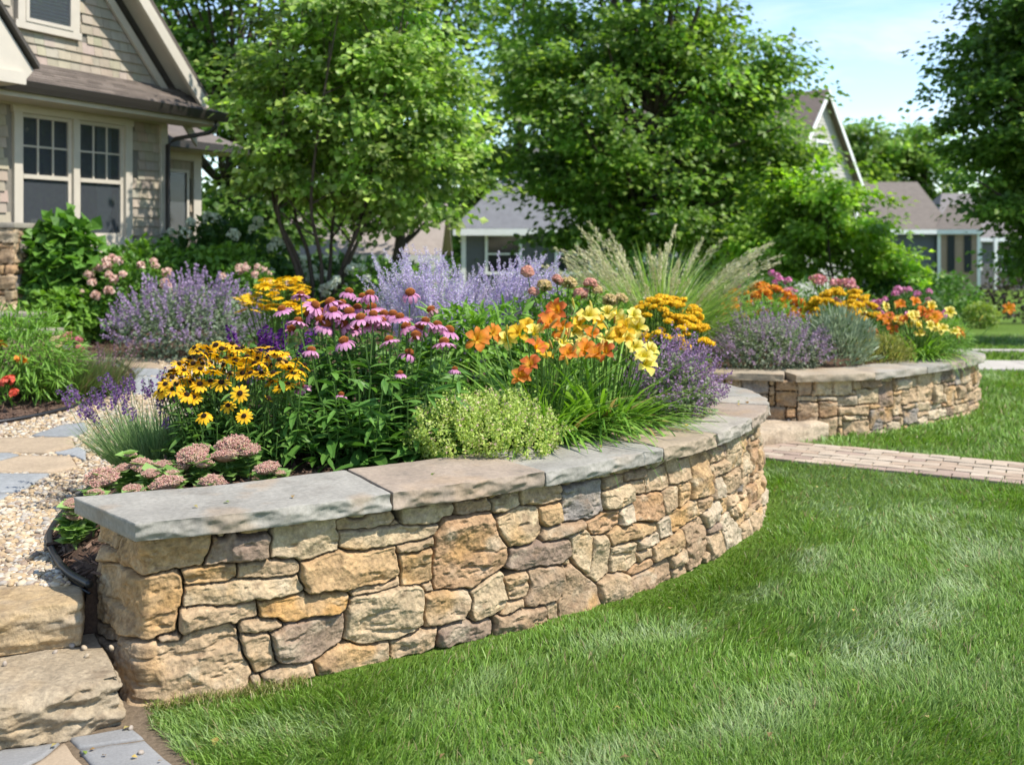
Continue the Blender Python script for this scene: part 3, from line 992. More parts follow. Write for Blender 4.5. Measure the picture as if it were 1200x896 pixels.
# ------------------------------------------------------------------ paving, gravel, soil, edging
def slab_poly(mb, poly3, thick, col, seed, gap=.006, res=.03, rough=.003):
    """Flat paving stone over a plan polygon: gridded fan top with a slightly rounded arris and vertical sides."""
    p = np.asarray(poly3, float)
    c = p.mean(0)
    # densify the outline
    out = []
    for a, b in zip(p, np.roll(p, -1, 0)):
        k = max(1, int(np.linalg.norm(b - a) / res))
        out.append(a + (b - a) * np.linspace(0, 1, k, endpoint=False)[:, None])
    o = np.concatenate(out)
    rad = np.linalg.norm(o[:, :2] - c[:2], axis=1, keepdims=True)
    o = o + np.c_[nrm(o[:, :2] - c[:2]) * (fbm(o * 9 + seed, 2, seed)[:, None] * .008 - gap), np.zeros(len(o))]
    m = len(o)
    rings, zs = [1.0, 1.0, None, .8, .6, .4, .2], [-thick, -.007, 0, 0, 0, 0, 0]
    V, C = [], []
    for f, dz in zip(rings, zs):
        if f is None:
            q = o + np.c_[-nrm(o[:, :2] - c[:2]) * .006, np.zeros(m)]
        else:
            q = c + (o - c) * f
        q = q.copy()
        q[:, 2] += dz + (fbm(q * 8 + seed, 3, seed + 1) * rough if dz > -.02 else 0)
        V.append(q)
    V.append(c[None])
    V = np.concatenate(V)
    i = np.arange(m)
    j = (i + 1) % m
    nr = len(rings)
    q = np.concatenate([np.stack([k * m + i, k * m + j, (k + 1) * m + j, (k + 1) * m + i], -1) for k in range(nr - 1)])
    t = np.stack([(nr - 1) * m + i, (nr - 1) * m + j, np.full(m, nr * m)], -1)
    colv = np.array(col)[None] * (1 + .10 * fbm(V * 3 + seed, 3, seed + 2)[:, None])
    mb.add(V, [q, t], colv)

def orient_ccw(p):
    p = np.asarray(p)
    a = np.sum(p[:, 0] * np.roll(p[:, 1], -1) - np.roll(p[:, 0], -1) * p[:, 1])
    return p if a > 0 else p[::-1]

GRAYS, TANS = (.265, .27, .265), (.36, .275, .185)
SLABS = [
 (GRAYS, [(-260,655),(255,655),(95,745),(-260,752)]), (GRAYS, [(-260,758),(60,757),(0,795),(-100,850),(-260,900)]),
 (TANS, [(-260,600),(0,592),(110,564),(360,570),(398,622),(262,650),(-260,649)]), (GRAYS, [(-260,553),(60,553),(100,562),(0,588),(-260,595)]),
 (TANS, [(-260,492),(30,476),(365,476),(380,518),(240,553),(-260,547)]), (GRAYS, [(262,555),(390,522),(440,540),(430,592),(362,566)]),
 (GRAYS, [(150,468),(300,416),(425,400),(445,440),(372,472)]),
 (GRAYS, [(455,208),(470,165),(640,172),(660,215),(620,262)]), (GRAYS, [(645,172),(860,176),(930,215),(890,250),(665,262),(664,215)]),
 (TANS, [(400,118),(650,130),(640,168),(470,160)]), (GRAYS, [(655,130),(860,140),(900,172),(645,168)]), (GRAYS, [(365,80),(560,92),(640,126),(398,114)]), (TANS, [(565,92),(760,100),(850,136),(650,127)]),
 (GRAYS, [(240,-10),(362,-12),(365,22),(240,24)]),
]
mb = MB()
for k, (c, pts) in enumerate(SLABS):
    w3 = np.array([on_t(x / 4.265, 400 + y / 4.265, .02) for x, y in pts])
    slab_poly(mb, orient_ccw(w3), .05, np.array(c) * rng.uniform(.9, 1.1), 200 + k, .007)
tag(mb.build('flagstone_path', M_SLAB, smooth=True), kind='structure')

mb = MB()
for k, (c, pts) in enumerate([((.215, .21, .20), [(-150,835),(275,788),(188,858),(20,960),(-150,1000)]), (TANS, [(285,792),(385,900),(420,960),(40,960),(196,862)]),
                              ((.22, .215, .205), [(292,772),(588,722),(645,772),(345,822)]), ((.225, .22, .21), [(347,828),(648,778),(790,905),(830,960),(430,960),(395,890)])]):
    w3 = np.array([on_z(x / 3.795, 660 + y / 3.795, .016) for x, y in pts])
    slab_poly(mb, orient_ccw(w3), .05, c, 230 + k, .005)
tag(mb.build('paved_path', M_PAVER, smooth=True), kind='structure')
tag(poly_sheet('path_bed', [(-2.4, 2.2), (-.72, 2.2), (-.90, 2.95), (-1.10, 3.2), (-1.17, 3.33), (-1.40, 3.62), (-1.9, 3.5)], .02, lambda x, y: .008 + 0 * x, M_MULCH, (.16, .12, .08), .05), kind='structure')

# brick paver path between the two walls
pa, pb = on_z(895, 537, .01)[:2], on_z(1290, 577, .01)[:2]
pd = nrm(pb - pa)
pn = np.array([-pd[1], pd[0]])
mb = MB()
bw, bl = .098, .20
nb = int(6.0 / bl)
tv, tq, _ = rounded_box(3, 2, 2, bl - .0045, bw - .0045, .05, .007)
for row in range(7):
    for k in range(-5, nb):
        o = pa + pd * ((k + .5 * (row % 2)) * bl) + pn * (row * bw + .004)
        ang = rng.normal(0, .006)
        ca, sa = math.cos(ang), math.sin(ang)
        xy = o + (tv[:, :1] * ca - tv[:, 1:2] * sa) * pd + (tv[:, :1] * sa + tv[:, 1:2] * ca) * pn
        base = np.array([(.35, .26, .185), (.40, .315, .23), (.32, .235, .18), (.41, .33, .245)][rng.integers(4)]) * rng.uniform(.9, 1.1)
        mb.add(np.c_[xy, tv[:, 2] - .032 + rng.normal(0, .0015)], tq, base)
tag(mb.build('brick_path', M_PAVER, smooth=True), kind='structure')

# two pale walks far across the lawn
def strip(name, a, b, w, z, mat):
    a, b = np.array(a, float), np.array(b, float)
    d = nrm(b - a)
    n2 = np.array([-d[1], d[0]])
    mb = MB()
    k = int(np.linalg.norm(b - a) / 1.2)
    for i in range(k):
        s0, s1 = a + (b - a) * i / k + d * .006, a + (b - a) * (i + 1) / k - d * .006
        v = [[*s0, z], [*s1, z], [*(s1 + n2 * w), z], [*(s0 + n2 * w), z]]
        zz = np.array([land(p[1]) for p in v])
        v = np.array(v)
        v[:, 2] += zz
        lo = v - np.array([0, 0, .06])
        mb.add(np.concatenate([lo, v]), np.array([[4, 5, 6, 7], [0, 1, 5, 4], [1, 2, 6, 5], [2, 3, 7, 6], [3, 0, 4, 7]]))
    return tag(mb.build(name, mat), kind='structure')
strip('pavement', (5.0, 12.1), (16, 11.2), .95, .02, M_CONCRETE)
strip('garden_path', (5.5, 14.3), (20, 13.6), .45, .02, M_CONCRETE)

# planting soil of the two beds
bed_in = inner(front_c[::15], .38)
EDGE = [(-1.46, 3.54), (-1.60, 3.68), (-1.75, 3.9), (-1.86, 4.12), (-1.93, 4.38), (-1.98, 4.7), (-2.02, 5.2), (-2.08, 6.0), (-2.05, 7.0), (-1.95, 8.2)]
BED = [(-1.46, 3.62)] + [tuple(p) for p in bed_in] + [(-.6, 8.6), (-1.9, 8.6)] + EDGE[::-1]
wall_line = inner(front_c[::15], .3)
def bed_z(x, y):
    P = np.stack([x, y], -1)
    de = edge_dist(np.array(EDGE), P, False)
    return np.minimum(.50 + .05 * np.clip(edge_dist(wall_line, P, False), 0, 1), terr(y) + .012 + de * .55) + .012 * fbm(np.stack([x * 9, y * 9, 0 * x], -1), 3, 3)
tag(poly_sheet('garden_bed', BED, .05, bed_z, M_MULCH, (.10, .062, .042), .0), kind='structure')
BED2 = [tuple(p) for p in inner(front2_c[::15], .3)] + [(1.4, 10.4), (1.3, 8.5)]
def bed2_z(x, y):
    return .42 + .12 * np.clip((y - 8.3) / 1.5, 0, 1)
tag(poly_sheet('garden_bed', BED2, .08, bed2_z, M_MULCH, (.10, .062, .042), .0), kind='structure')

LEFTBED = [(-3.9, 6.05), (-3.26, 6.42), (-3.0, 6.95), (-2.95, 7.6), (-3.1, 8.4), (-3.6, 9.3), (-4.6, 10), (-7.5, 10), (-7.5, 6.05)]
def left_z(x, y):
    return terr(y) + .02 + .08 * np.clip(edge_dist(np.array(LEFTBED), np.stack([x, y], -1)), 0, .6)
tag(poly_sheet('garden_bed', LEFTBED, .06, left_z, M_MULCH, (.115, .075, .055), .0), kind='structure')

def edging(label, pts, zf):
    p = catmull(pts, 14)
    P = np.c_[p, [zf(*q) for q in p]]
    mb = MB()
    tube(mb, P, .013, 8)
    lo = P.copy()
    lo[:, 2] -= .03
    tube(mb, lo, .006, 4)
    return tag(mb.build('lawn_edging', M_BLACK, smooth=True, base=tuple(P[0])), label, 'edging')
edging('black plastic edging strip curving between pale gravel and the mulch at the wall end', EDGE, lambda x, y: terr(y) + .030)
edging('black plastic edging strip around the mulch of the left flower bed', LEFTBED[:6], lambda x, y: terr(y) + .028)

def scatter_poly(poly, dens):
    poly = np.asarray(poly)
    lo, hi = poly.min(0), poly.max(0)
    n = int(dens * np.prod(hi - lo))
    P = rng.uniform(lo, hi, (n, 2))
    return P[inside(poly, P)]

# pale gravel: loose pebbles
GRAVEL = [(-3.2, 3.55), (-1.5, 3.55)] + EDGE[1:] + [(-2.0, 8.3), (-1.9, 9.3), (-4.4, 9.8), (-3.6, 9.3), (-3.1, 8.4), (-2.95, 7.6), (-3.0, 6.95), (-3.26, 6.42), (-4.2, 6.0), (-5, 3.55)]
slab_plan = [np.array([on_t(x / 4.265, 400 + y / 4.265, .02)[:2] for x, y in pts]) for _, pts in SLABS]
tag(poly_sheet('gravel_bed', GRAVEL, .08, lambda x, y: terr(y) + .001, M_MULCH, (.33, .27, .20), .0), kind='structure')
def pebbles(P, s, tv, tf, mb):
    N = len(P)
    keep = np.ones(N, bool)
    for sp in slab_plan:
        keep &= ~inside(sp, P)
    P = P[keep]
    N = len(P)
    sc = s * np.exp(rng.normal(0, .28, N))
    M = frames(np.c_[rng.normal(size=(N, 2)), rng.normal(0, .15, N)], np.c_[rng.normal(0, .2, (N, 2)), np.ones(N)])
    M = M * np.stack([sc * rng.uniform(.6, .9, N), sc, sc * rng.uniform(.4, .65, N)], -1)[:, None, :]
    z = terr(P[:, 1]) + .004 + sc * .2 * rng.uniform(0, 2.2, N)
    cols = mixcol([(.44, .34, .22), (.48, .39, .27), (.36, .26, .155), (.52, .45, .35), (.26, .19, .135), (.42, .30, .17), (.34, .30, .25)], N, .14)
    mb.inst(tv, tf, M, np.c_[P, z], cols)
mb = MB()
near = scatter_poly([(-2.75, 3.6), (-1.55, 3.6)] + EDGE[1:6] + [(-3.4, 5.0)], 7200)
pebbles(near, .0115, ICO2, ICO2_F, mb)
far = scatter_poly(GRAVEL, 3600)
far = far[far[:, 1] > 4.7]
pebbles(far, .013, ICO, ICO_F, mb)
# a few strays on the lower step
st = np.array([[-1.50, 3.36, .158], [-1.42, 3.40, .158], [-1.385, 3.335, .158], [-1.62, 3.27, .158], [-1.33, 3.40, .158], [-1.47, 3.42, .158], [-1.165, 3.13, .02], [-1.08, 2.98, .02]])
M = rot_scale(len(st), rng.uniform(.010, .014, len(st)), (1, .8, .6))
mb.inst(ICO2, ICO2_F, M, st, mixcol([(.44, .35, .24), (.36, .30, .24)], len(st), .2))
tag(mb.build('gravel', M_PEBBLE, smooth=True), kind='stuff')

# bark mulch chips
mb = MB()
def chips(P, zf, s):
    N = len(P)
    v = np.array([[-.5, -1, -.2], [.5, -1, -.2], [.5, 1, -.2], [-.5, 1, -.2], [-.4, -.9, .2], [.45, -1, .2], [.4, .9, .2], [-.5, 1, .2]])
    f = [np.array([[0, 3, 2, 1], [4, 5, 6, 7], [0, 1, 5, 4], [1, 2, 6, 5], [2, 3, 7, 6], [3, 0, 4, 7]])]
    sc = s * np.exp(rng.normal(0, .45, N))
    M = frames(np.c_[rng.normal(size=(N, 2)), rng.normal(0, .3, N)], np.c_[rng.normal(0, .5, (N, 2)), np.ones(N)])
    M = M * np.stack([sc * .45, sc, sc * .4], -1)[:, None, :]
    mb.inst(v, f, M, np.c_[P, zf(P[:, 0], P[:, 1]) + .006], mixcol([(.10, .06, .042), (.14, .085, .06), (.07, .045, .033), (.19, .125, .09)], N, .25))
c1 = scatter_poly(BED, 1500)
c1 = c1[(c1[:, 1] < 5.4)]
chips(c1, bed_z, .014)
c2 = scatter_poly(LEFTBED, 1100)
c2 = c2[c2[:, 1] < 8]
chips(c2, left_z, .016)
c3 = scatter_poly([(-5.6, 9.75), (-2.0, 9.3), (-1.8, 10.2), (-5.6, 11.5)], 350)
chips(c3, lambda x, y: terr(y), .02)
tag(mb.build('mulch', M_MULCH), kind='stuff')

# ------------------------------------------------------------------ lawn grass
foot = np.concatenate([WALL1[::12], [(-.4, 6.6), (-1.3, 4.2)]])
def on_lawn(P):
    x, y = P[:, 0], P[:, 1]
    bad = inside(foot, P)
    bad |= inside(np.array(TERRACE), P)
    bad |= inside(np.concatenate([WALL2[::12], [(1.2, 10.6)]]), P)
    r = (P - pa) @ pn
    al = (P - pa) @ pd
    bad |= (r > -.01) & (r < .70) & (al > -1.0)
    bad |= (x < -1.18) & (y > 2.2) & (y < 17)
    bad |= inside(np.array([(-2.6, 2.0), (-.74, 2.0), (-.92, 2.93), (-1.12, 3.17), (-1.19, 3.31), (-2.0, 3.5)]), P)
    d5 = (y > 12.1 - .082 * (x - 5)) & (y < 13.07 - .082 * (x - 5)) & (x > 4.9)
    d6 = (y > 14.3 - .048 * (x - 5.5)) & (y < 14.78 - .048 * (x - 5.5)) & (x > 5.4)
    return ~(bad | d5 | d6)

def grass_band(mb, y0, y1, dens, wd, h, segs):
    xr = .53 * y1 + 2.2
    n = int(dens * (y1 - y0) * 2 * xr)
    P = np.c_[rng.uniform(-xr, xr, n), rng.uniform(y0, y1, n)]
    over = np.abs(P[:, 0]) - .53 * P[:, 1] - .1            # thinner beyond what the photograph shows
    P = P[(over < 0) | ((over < 2.0) & (rng.uniform(size=n) < .55))]
    P = P[on_lawn(P)]
    N = len(P)
    q = np.c_[P, np.zeros(N)]
    dirn = fbm(q * 1.3, 2, 91) * 5.0
    lean = fbm(q * 2.6, 3, 92)
    tuft = fbm(q * 9, 2, 93)
    az = dirn + rng.normal(0, 1.0, N)
    dw = edge_dist(WALL1[::40], P, False)
    hh = h * (1 + .35 * tuft) * rng.uniform(.55, 1.3, N) * np.clip(.28 + (dw - .05) * 4.5, .28, 1)
    a0 = np.abs(rng.normal(.25, .22, N)) + .25 * np.clip(lean, 0, 1)
    bend = rng.uniform(.2, 1.5, N)
    streak = np.clip(fbm(q * np.array([1.5, .7, 1]) + 3, 3, 95) * 2.8 - .1, 0, 1)
    base = mixcol([(.155, .285, .030), (.19, .325, .042), (.12, .235, .024), (.235, .35, .07)], N, .22)
    pale = np.array([.38, .45, .24])
    dw = dw + .12 * fbm(q * 2.6 + 7, 3, 98)
    band = np.maximum(.8 * np.exp(-((dw - .44) / .10) ** 2), np.exp(-((dw - 1.05) / .12) ** 2)) * np.clip(.5 + 1.5 * fbm(q * 3.1 + 31, 3, 99, .65), 0, 1)
    streak = np.clip(.55 * streak + 1.1 * band, 0, 1)
    a0 = a0 + .35 * band
    m = (streak * rng.uniform(.25, .95, N))[:, None]
    c = base * (1 - m) + pale * m  # sheen of the mowing streaks painted into the blade colour
    dry = rng.uniform(size=N) < .05
    c[dry] = np.array([.34, .28, .13]) * rng.uniform(.7, 1.1, (dry.sum(), 1))
    patch = fbm(q * 1.1 + 50, 3, 97)
    c = c * (1 + .22 * patch)[:, None] * np.where(rng.uniform(size=N) < .25, .6, 1.0)[:, None]
    z = .005 * fbm(np.c_[P * .8, np.zeros(N)], 2, 5) + land(P[:, 1]) - .002
    blades(mb, np.c_[P, z], az, hh, a0, bend, wd * rng.uniform(.7, 1.25, N), segs, c, yaw=rng.uniform(-1.2, 1.2, N))
mb = MB()
grass_band(mb, 2.55, 3.6, 17000, .0034, .046, 3)
grass_band(mb, 3.6, 5.0, 11000, .0044, .045, 3)
grass_band(mb, 5.0, 7.5, 4800, .0062, .045, 2)
grass_band(mb, 7.5, 12.0, 1500, .0105, .052, 2)
grass_band(mb, 12.0, 20.0, 420, .018, .055, 2)
# sparse dry fringe against the wall foot
k = rng.integers(60, len(WALL1) - 1400, 4200)
P = WALL1[k] + normals(WALL1)[k] * (.03 + np.abs(rng.normal(.015, .03, len(k))))[:, None]
P = P[on_lawn(P)]
N = len(P)
c = mixcol([(.40, .33, .16), (.22, .28, .05), (.34, .30, .12), (.16, .25, .03)], N, .2)
blades(mb, np.c_[P, np.zeros(N)], rng.uniform(0, 6.28, N), rng.uniform(.015, .05, N), np.abs(rng.normal(.3, .3, N)), rng.uniform(.2, 1.4, N), rng.uniform(.002, .004, N), 3, c)
tag(mb.build('grass', M_GRASS, smooth=True), kind='stuff')

# ------------------------------------------------------------------ left house
HC, HD, HN = np.array([-4.76, 14.0]), np.array([.447, .894]), np.array([.894, -.447])
def H(s, o, z):
    """Facade frame: s metres along the front away from its far corner, o metres out from the wall, z up."""
    p = HC - HD * s + HN * o
    return (p[0], p[1], z)
house = thing('shingled_house', 'beige shingled house with a steep gable and paired white-trimmed windows', 'house', (*(HC - HD * 3), .4))
GZ = .35
WIN = [(.70, 1.425, 1.585, 3.03), (1.515, 2.24, 1.585, 3.03)]       # glass openings: s0, s1, z0, z1
OPEN = (.62, 2.32, 1.50, 3.10)
UWIN = (1.55, 2.22, 4.10, 5.6)

def shingles(mb, s0, s1, z0, z1, o0, cols, r, holes=(), top=None, fr=H):
    """Courses of separate tapered shingles; top(s) limits the height (gable)."""
    ex = .125
    z = z0
    while z < z1 - .01:
        s = s0 - r.uniform(0, .1)
        zt = min(z + ex + .01, z1)
        while s < s1:
            wv = r.uniform(.09, .19)
            a, b = max(s, s0) + .0015, min(s + wv, s1) - .0015
            s += wv
            if b - a < .01 or any(a < h[1] and b > h[0] and z < h[3] - .01 and zt > h[2] + .01 for h in holes):
                continue
            ta, tb = (zt, zt) if top is None else (min(zt, top(a)), min(zt, top(b)))
            if min(ta, tb) <= z + .005:
                continue
            k = r.uniform(-.002, .003)
            dz = r.uniform(-.004, .004)
            v = np.array([fr(a, o0 + .024 + k, z + dz), fr(b, o0 + .024 + k, z + dz), fr(b, o0 + .004, tb), fr(a, o0 + .004, ta), fr(a, o0, z + dz), fr(b, o0, z + dz)])
            mb.add(v, [np.array([[0, 3, 2, 1], [0, 1, 5, 4]]), np.array([[0, 4, 3], [1, 2, 5]])], np.array(cols) * r.uniform(.88, 1.08) * (1 + .03 * r.normal(size=3)))
        z += ex

def quad(mb, pts, col=(1, 1, 1)):
    mb.add(np.array(pts), np.array([[0, 1, 2, 3]]), col)

hr = np.random.default_rng(4)
SH = (.36, .305, .235)
mb = MB()
E0, E1 = .09, 6.0
shingles(mb, E0, E1, GZ, 3.36, 0, SH, hr, [OPEN])
# shell behind the shingles: wall faces round the opening, far end and ceiling
o_ = -.002
for a, b, z0, z1 in ((0, OPEN[0], GZ - .4, 3.6), (OPEN[1], E1, GZ - .4, 3.6), (OPEN[0], OPEN[1], GZ - .4, OPEN[2]), (OPEN[0], OPEN[1], OPEN[3], 3.6)):
    quad(mb, [H(a, o_, z0), H(a, o_, z1), H(b, o_, z1), H(b, o_, z0)], (.2, .18, .15))
quad(mb, [H(0, o_, GZ - .4), H(0, -6, GZ - .4), H(0, -6, 3.6), H(0, o_, 3.6)], SH)
quad(mb, [H(E1, o_, GZ - .4), H(E1, o_, 3.6), H(E1, -6, 3.6), H(E1, -6, GZ - .4)], SH)
quad(mb, [H(0, -6, GZ - .4), H(E1, -6, GZ - .4), H(E1, -6, 3.6), H(0, -6, 3.6)], SH)
mb.build('wall', M_SHINGLE, house)
# gable wall under the rakes
PK = 1.09
gtop = lambda s: 3.37 + PK * (s + .5) - .28 if s < 4.0 else 3.37 + PK * (8.5 - s) - .28
mb = MB()
shingles(mb, .05, 6.5, 3.62, 7.9, 0, (.37, .315, .245), hr, [(UWIN[0] - .09, UWIN[1] + .09, UWIN[2] - .1, UWIN[3] + .1)], gtop)
mb.add(np.array([H(-.3, -.004, 3.4), H(8.3, -.004, 3.4), H(4, -.004, 8.1)]), np.array([[0, 2, 1]]), (.2, .18, .15))
mb.build('gable_wall', M_SHINGLE, house)
# roof planes, rake boards
mb = MB()
rl = lambda s: 3.37 + PK * (s + .5)
for sa, sb in ((-.56, 4.0), (8.56, 4.0)):
    za, zb = 3.37 + PK * (-.06), rl(4.0)
    t = .07
    v = [H(sa, .42, za), H(sb, .42, zb), H(sb, -6.3, zb), H(sa, -6.3, za)]
    v2 = [(x, y, z + t) for x, y, z in v]
    mb.add(np.array(v + v2), np.array([[0, 1, 2, 3], [4, 7, 6, 5], [0, 4, 5, 1], [1, 5, 6, 2], [2, 6, 7, 3], [3, 7, 4, 0]]), (.13, .11, .095))
mb.build('roof', M_ROOF, house)
for sa, sb in ((-.56, 4.0), (8.56, 4.0)):
    mb = MB()
    za, zb = 3.37 + PK * (-.06), rl(4.0)
    for (o0, o1, d0, d1) in ((.385, .44, -.035, -.25), (.03, .07, -.29, -.44)):
        v = [H(sa, o1, za + d0), H(sb, o1, zb + d0), H(sb, o1, zb + d1), H(sa, o1, za + d1)]
        u = [H(sa, o0, za + d0), H(sb, o0, zb + d0), H(sb, o0, zb + d1), H(sa, o0, za + d1)]
        mb.add(np.array(v + u), np.array([[0, 1, 2, 3], [4, 7, 6, 5], [0, 4, 5, 1], [1, 5, 6, 2], [2, 6, 7, 3], [3, 7, 4, 0]]))
    quad(mb, [H(sa, .0, za - .03), H(sb, .0, zb - .03), H(sb, .39, zb - .03), H(sa, .39, za - .03)])
    mb.build('rake_board', M_TRIM, house)

# skirt roof over the windows: courses of roof shingles, gutter, fascia, soffit
mb = MB()
n = 9
for k in range(n):
    f0, f1 = k / n, (k + 1) / n
    oa, ob = .52 * (1 - f0), .52 * (1 - f1)
    za, zb = 3.30 + .34 * f0, 3.30 + .34 * f1
    s = -.55 + .0
    while s < 6.2:
        wv = hr.uniform(.13, .3)
        a, b = s, min(s + wv, 6.2)
        s += wv
        v = np.array([H(a, oa + .012, za + .018), H(b, oa + .012, za + .018), H(b, ob, zb + .008), H(a, ob, zb + .008), H(a, oa + .01, za), H(b, oa + .01, za)])
        mb.add(v, np.array([[0, 3, 2, 1], [0, 1, 5, 4]]), np.array((.165, .135, .115)) * hr.uniform(.72, 1.2))
mb.build('skirt_roof', M_ROOF, house)
mb = MB()
box(mb, (-.55, .0, 3.13), (6.2, .50, 3.165), (1, 1, 1), H)
box(mb, (-.52, .455, 3.166), (6.2, .50, 3.285), (1, 1, 1), H)
box(mb, (-.52, .05, 3.166), (-.48, .454, 3.30), (1, 1, 1), H)
box(mb, (.0, .026, 2.98 + .13), (6.0, .05, 3.128), (1, 1, 1), H)
mb.build('soffit', M_TRIM, house)
mb = MB()
prof = [(.502, .0), (.502, .125), (.515, .13), (.53, .115), (.60, .115), (.615, .125), (.62, .12), (.60, .06), (.575, .0)]
zb_ = 3.185
v = [H(sv, o, zb_ + z) for sv in (-.62, 6.2) for o, z in prof]
m = len(prof)
mb.add(np.array(v), [np.array([[k, (k + 1) % m, m + (k + 1) % m, m + k] for k in range(m)]), np.array([list(range(m))])])
mb.build('gutter', M_BRONZE, house)
mb = MB()
tube(mb, [H(-.42, .54, 3.19), H(-.42, .54, 3.10), H(-.36, .48, 3.02), H(-.05, .15, 2.92), H(.0, .075, 2.84), H(.0, .075, .4)], .031, 8)
mb.build('downspout', M_BRONZE, house, smooth=True)
mb = MB()
box(mb, (-.03, -.03, GZ), (.09, .045, 3.12), (1, 1, 1), H)
mb.build('corner_board', M_TRIM, house)

def window(s0, s1, z0, z1, grid, parent, fr=H, curtain=False, blind=False, depth=-.05):
    wn = MB()
    t = .045
    for a, b, c, d in ((s0, s1, z0, z0 + t), (s0, s1, z1 - t, z1), (s0, s0 + t, z0 + t, z1 - t), (s1 - t, s1, z0 + t, z1 - t)):
        box(wn, (a, depth, c), (b, depth + .045, d), (1, 1, 1), fr)
    zm = z0 + (z1 - z0) * .47
    if grid:
        box(wn, (s0 + t, depth + .003, zm), (s1 - t, depth + .05, zm + .05), (1, 1, 1), fr)
        nx, nz = grid
        for k in range(1, nx):
            sc = s0 + t + (s1 - s0 - 2 * t) * k / nx
            box(wn, (sc - .011, depth + .012, zm + .052), (sc + .011, depth + .035, z1 - t - .002), (1, 1, 1), fr)
        for k in range(1, nz):
            zc = zm + .05 + (z1 - t - zm - .05) * k / nz
            box(wn, (s0 + t + .002, depth + .014, zc - .011), (s1 - t - .002, depth + .033, zc + .011), (1, 1, 1), fr)
    win = wn.build('window', M_WHITE if parent is not house else M_TRIM, parent)
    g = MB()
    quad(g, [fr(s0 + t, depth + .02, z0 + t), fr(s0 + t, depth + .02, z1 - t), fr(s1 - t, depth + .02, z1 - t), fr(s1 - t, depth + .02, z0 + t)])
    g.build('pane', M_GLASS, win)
    if curtain or blind:
        c = MB()
        if curtain:
            x = np.linspace(s0 + .06, s0 + (s1 - s0) * .36, 40)
            o = depth - .12 + .02 * np.sin(np.arange(40) * 1.1)
            top = np.array([fr(a, b, z1 - .02) for a, b in zip(x, o)])
            bot = np.array([fr(a, b, z0 + .02) for a, b in zip(x, o)])
            i = np.arange(39)
            c.add(np.concatenate([bot, top]), np.stack([i, i + 1, i + 41, i + 40], -1))
            c.build('curtain', M_CURTAIN, win, smooth=True)
        else:
            z = z0 + .05
            while z < z1 - .05:
                quad(c, [fr(s0 + .05, depth + .012, z), fr(s1 - .05, depth + .012, z), fr(s1 - .05, depth - .018, z + .036), fr(s0 + .05, depth - .018, z + .036)])
                z += .045
            c.build('blind', M_CURTAIN, win)
    return win

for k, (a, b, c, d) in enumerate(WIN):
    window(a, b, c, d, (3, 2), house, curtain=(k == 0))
mb = MB()
for a, b, c, d, o in ((OPEN[0] - .05, OPEN[1] + .05, 3.03, 3.115, .05), (OPEN[0] - .03, .70, 1.51, 3.03, .045), (1.425, 1.515, 1.585, 3.03, .04), (2.24, OPEN[1] + .03, 1.51, 3.03, .045), (.70, 2.24, 1.50, 1.585, .046), (OPEN[0] - .07, OPEN[1] + .07, 1.455, 1.508, .075), (OPEN[0] - .03, OPEN[1] + .03, 1.33, 1.454, .04)):
    box(mb, (a, -.06, c), (b, o, d), (1, 1, 1), H)
mb.build('window_trim', M_TRIM, house)
mb = MB()
quad(mb, [H(-.0 + .02, -1.6, GZ), H(-.0 + .02, -1.6, 3.5), H(5.9, -1.6, 3.5), H(5.9, -1.6, GZ)])
quad(mb, [H(.02, -1.6, 1.0), H(5.9, -1.6, 1.0), H(5.9, -.06, 1.0), H(.02, -.06, 1.0)])
mb.build('room', M_DARKROOM, house)
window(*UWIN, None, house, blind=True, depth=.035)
mb = MB()
for a, b, c, d in ((UWIN[0] - .1, UWIN[1] + .1, UWIN[3], UWIN[3] + .12), (UWIN[0] - .1, UWIN[0], UWIN[2], UWIN[3]), (UWIN[1], UWIN[1] + .1, UWIN[2], UWIN[3]), (UWIN[0] - .13, UWIN[1] + .13, UWIN[2] - .09, UWIN[2])):
    box(mb, (a, -.02, c), (b, .07, d), (1, 1, 1), H)
box(mb, (UWIN[0], -.05, UWIN[2]), (UWIN[1], -.03, UWIN[3]), (.1, .1, .1), H)
mb.build('window_trim', M_TRIM, house)
# porch gable whose eave shows at the picture's upper left
mb = MB()
S0, PS = 2.92, 1.25
for sgn in (1, -1):
    sc = 4.9
    e = S0 if sgn == 1 else 2 * sc - S0
    zr = 3.42 + PS * (sc - S0)
    v = [H(e - sgn * .05, 1.12, 3.42 - .06), H(sc, 1.12, zr), H(sc, 0, zr), H(e - sgn * .05, 0, 3.42 - .06)]
    v2 = [(x, y, z + .06) for x, y, z in v]
    mb.add(np.array(v + v2), np.array([[0, 1, 2, 3], [4, 7, 6, 5], [0, 4, 5, 1], [1, 5, 6, 2], [2, 6, 7, 3], [3, 7, 4, 0]]), (.09, .08, .07))
mb.build('porch_roof', M_ROOF, house)
mb = MB()
zr = 3.36 + PS * (4.9 - S0)
v = [H(S0 - .02, 1.06, 3.34), H(4.9, 1.06, zr), H(6.9, 1.06, 3.34), H(6.6, 1.06, 3.18), H(S0 + .12, 1.06, 3.18)]
v2 = [H(S0 - .02, .02, 3.34), H(4.9, .02, zr), H(6.9, .02, 3.34), H(6.6, .02, 3.18), H(S0 + .12, .02, 3.18)]
mb.add(np.array(v + v2), [np.array([[0, 1, 2, 3, 4]]), np.array([[0, 5, 6, 1], [1, 6, 7, 2], [3, 8, 9, 4], [4, 9, 5, 0]])])
for f in (0.0,):
    box(mb, (S0 + .1, 1.062, 3.17), (6.6, 1.10, 3.30), (1, 1, 1), H)
mb.build('porch_gable', M_TRIM, house)
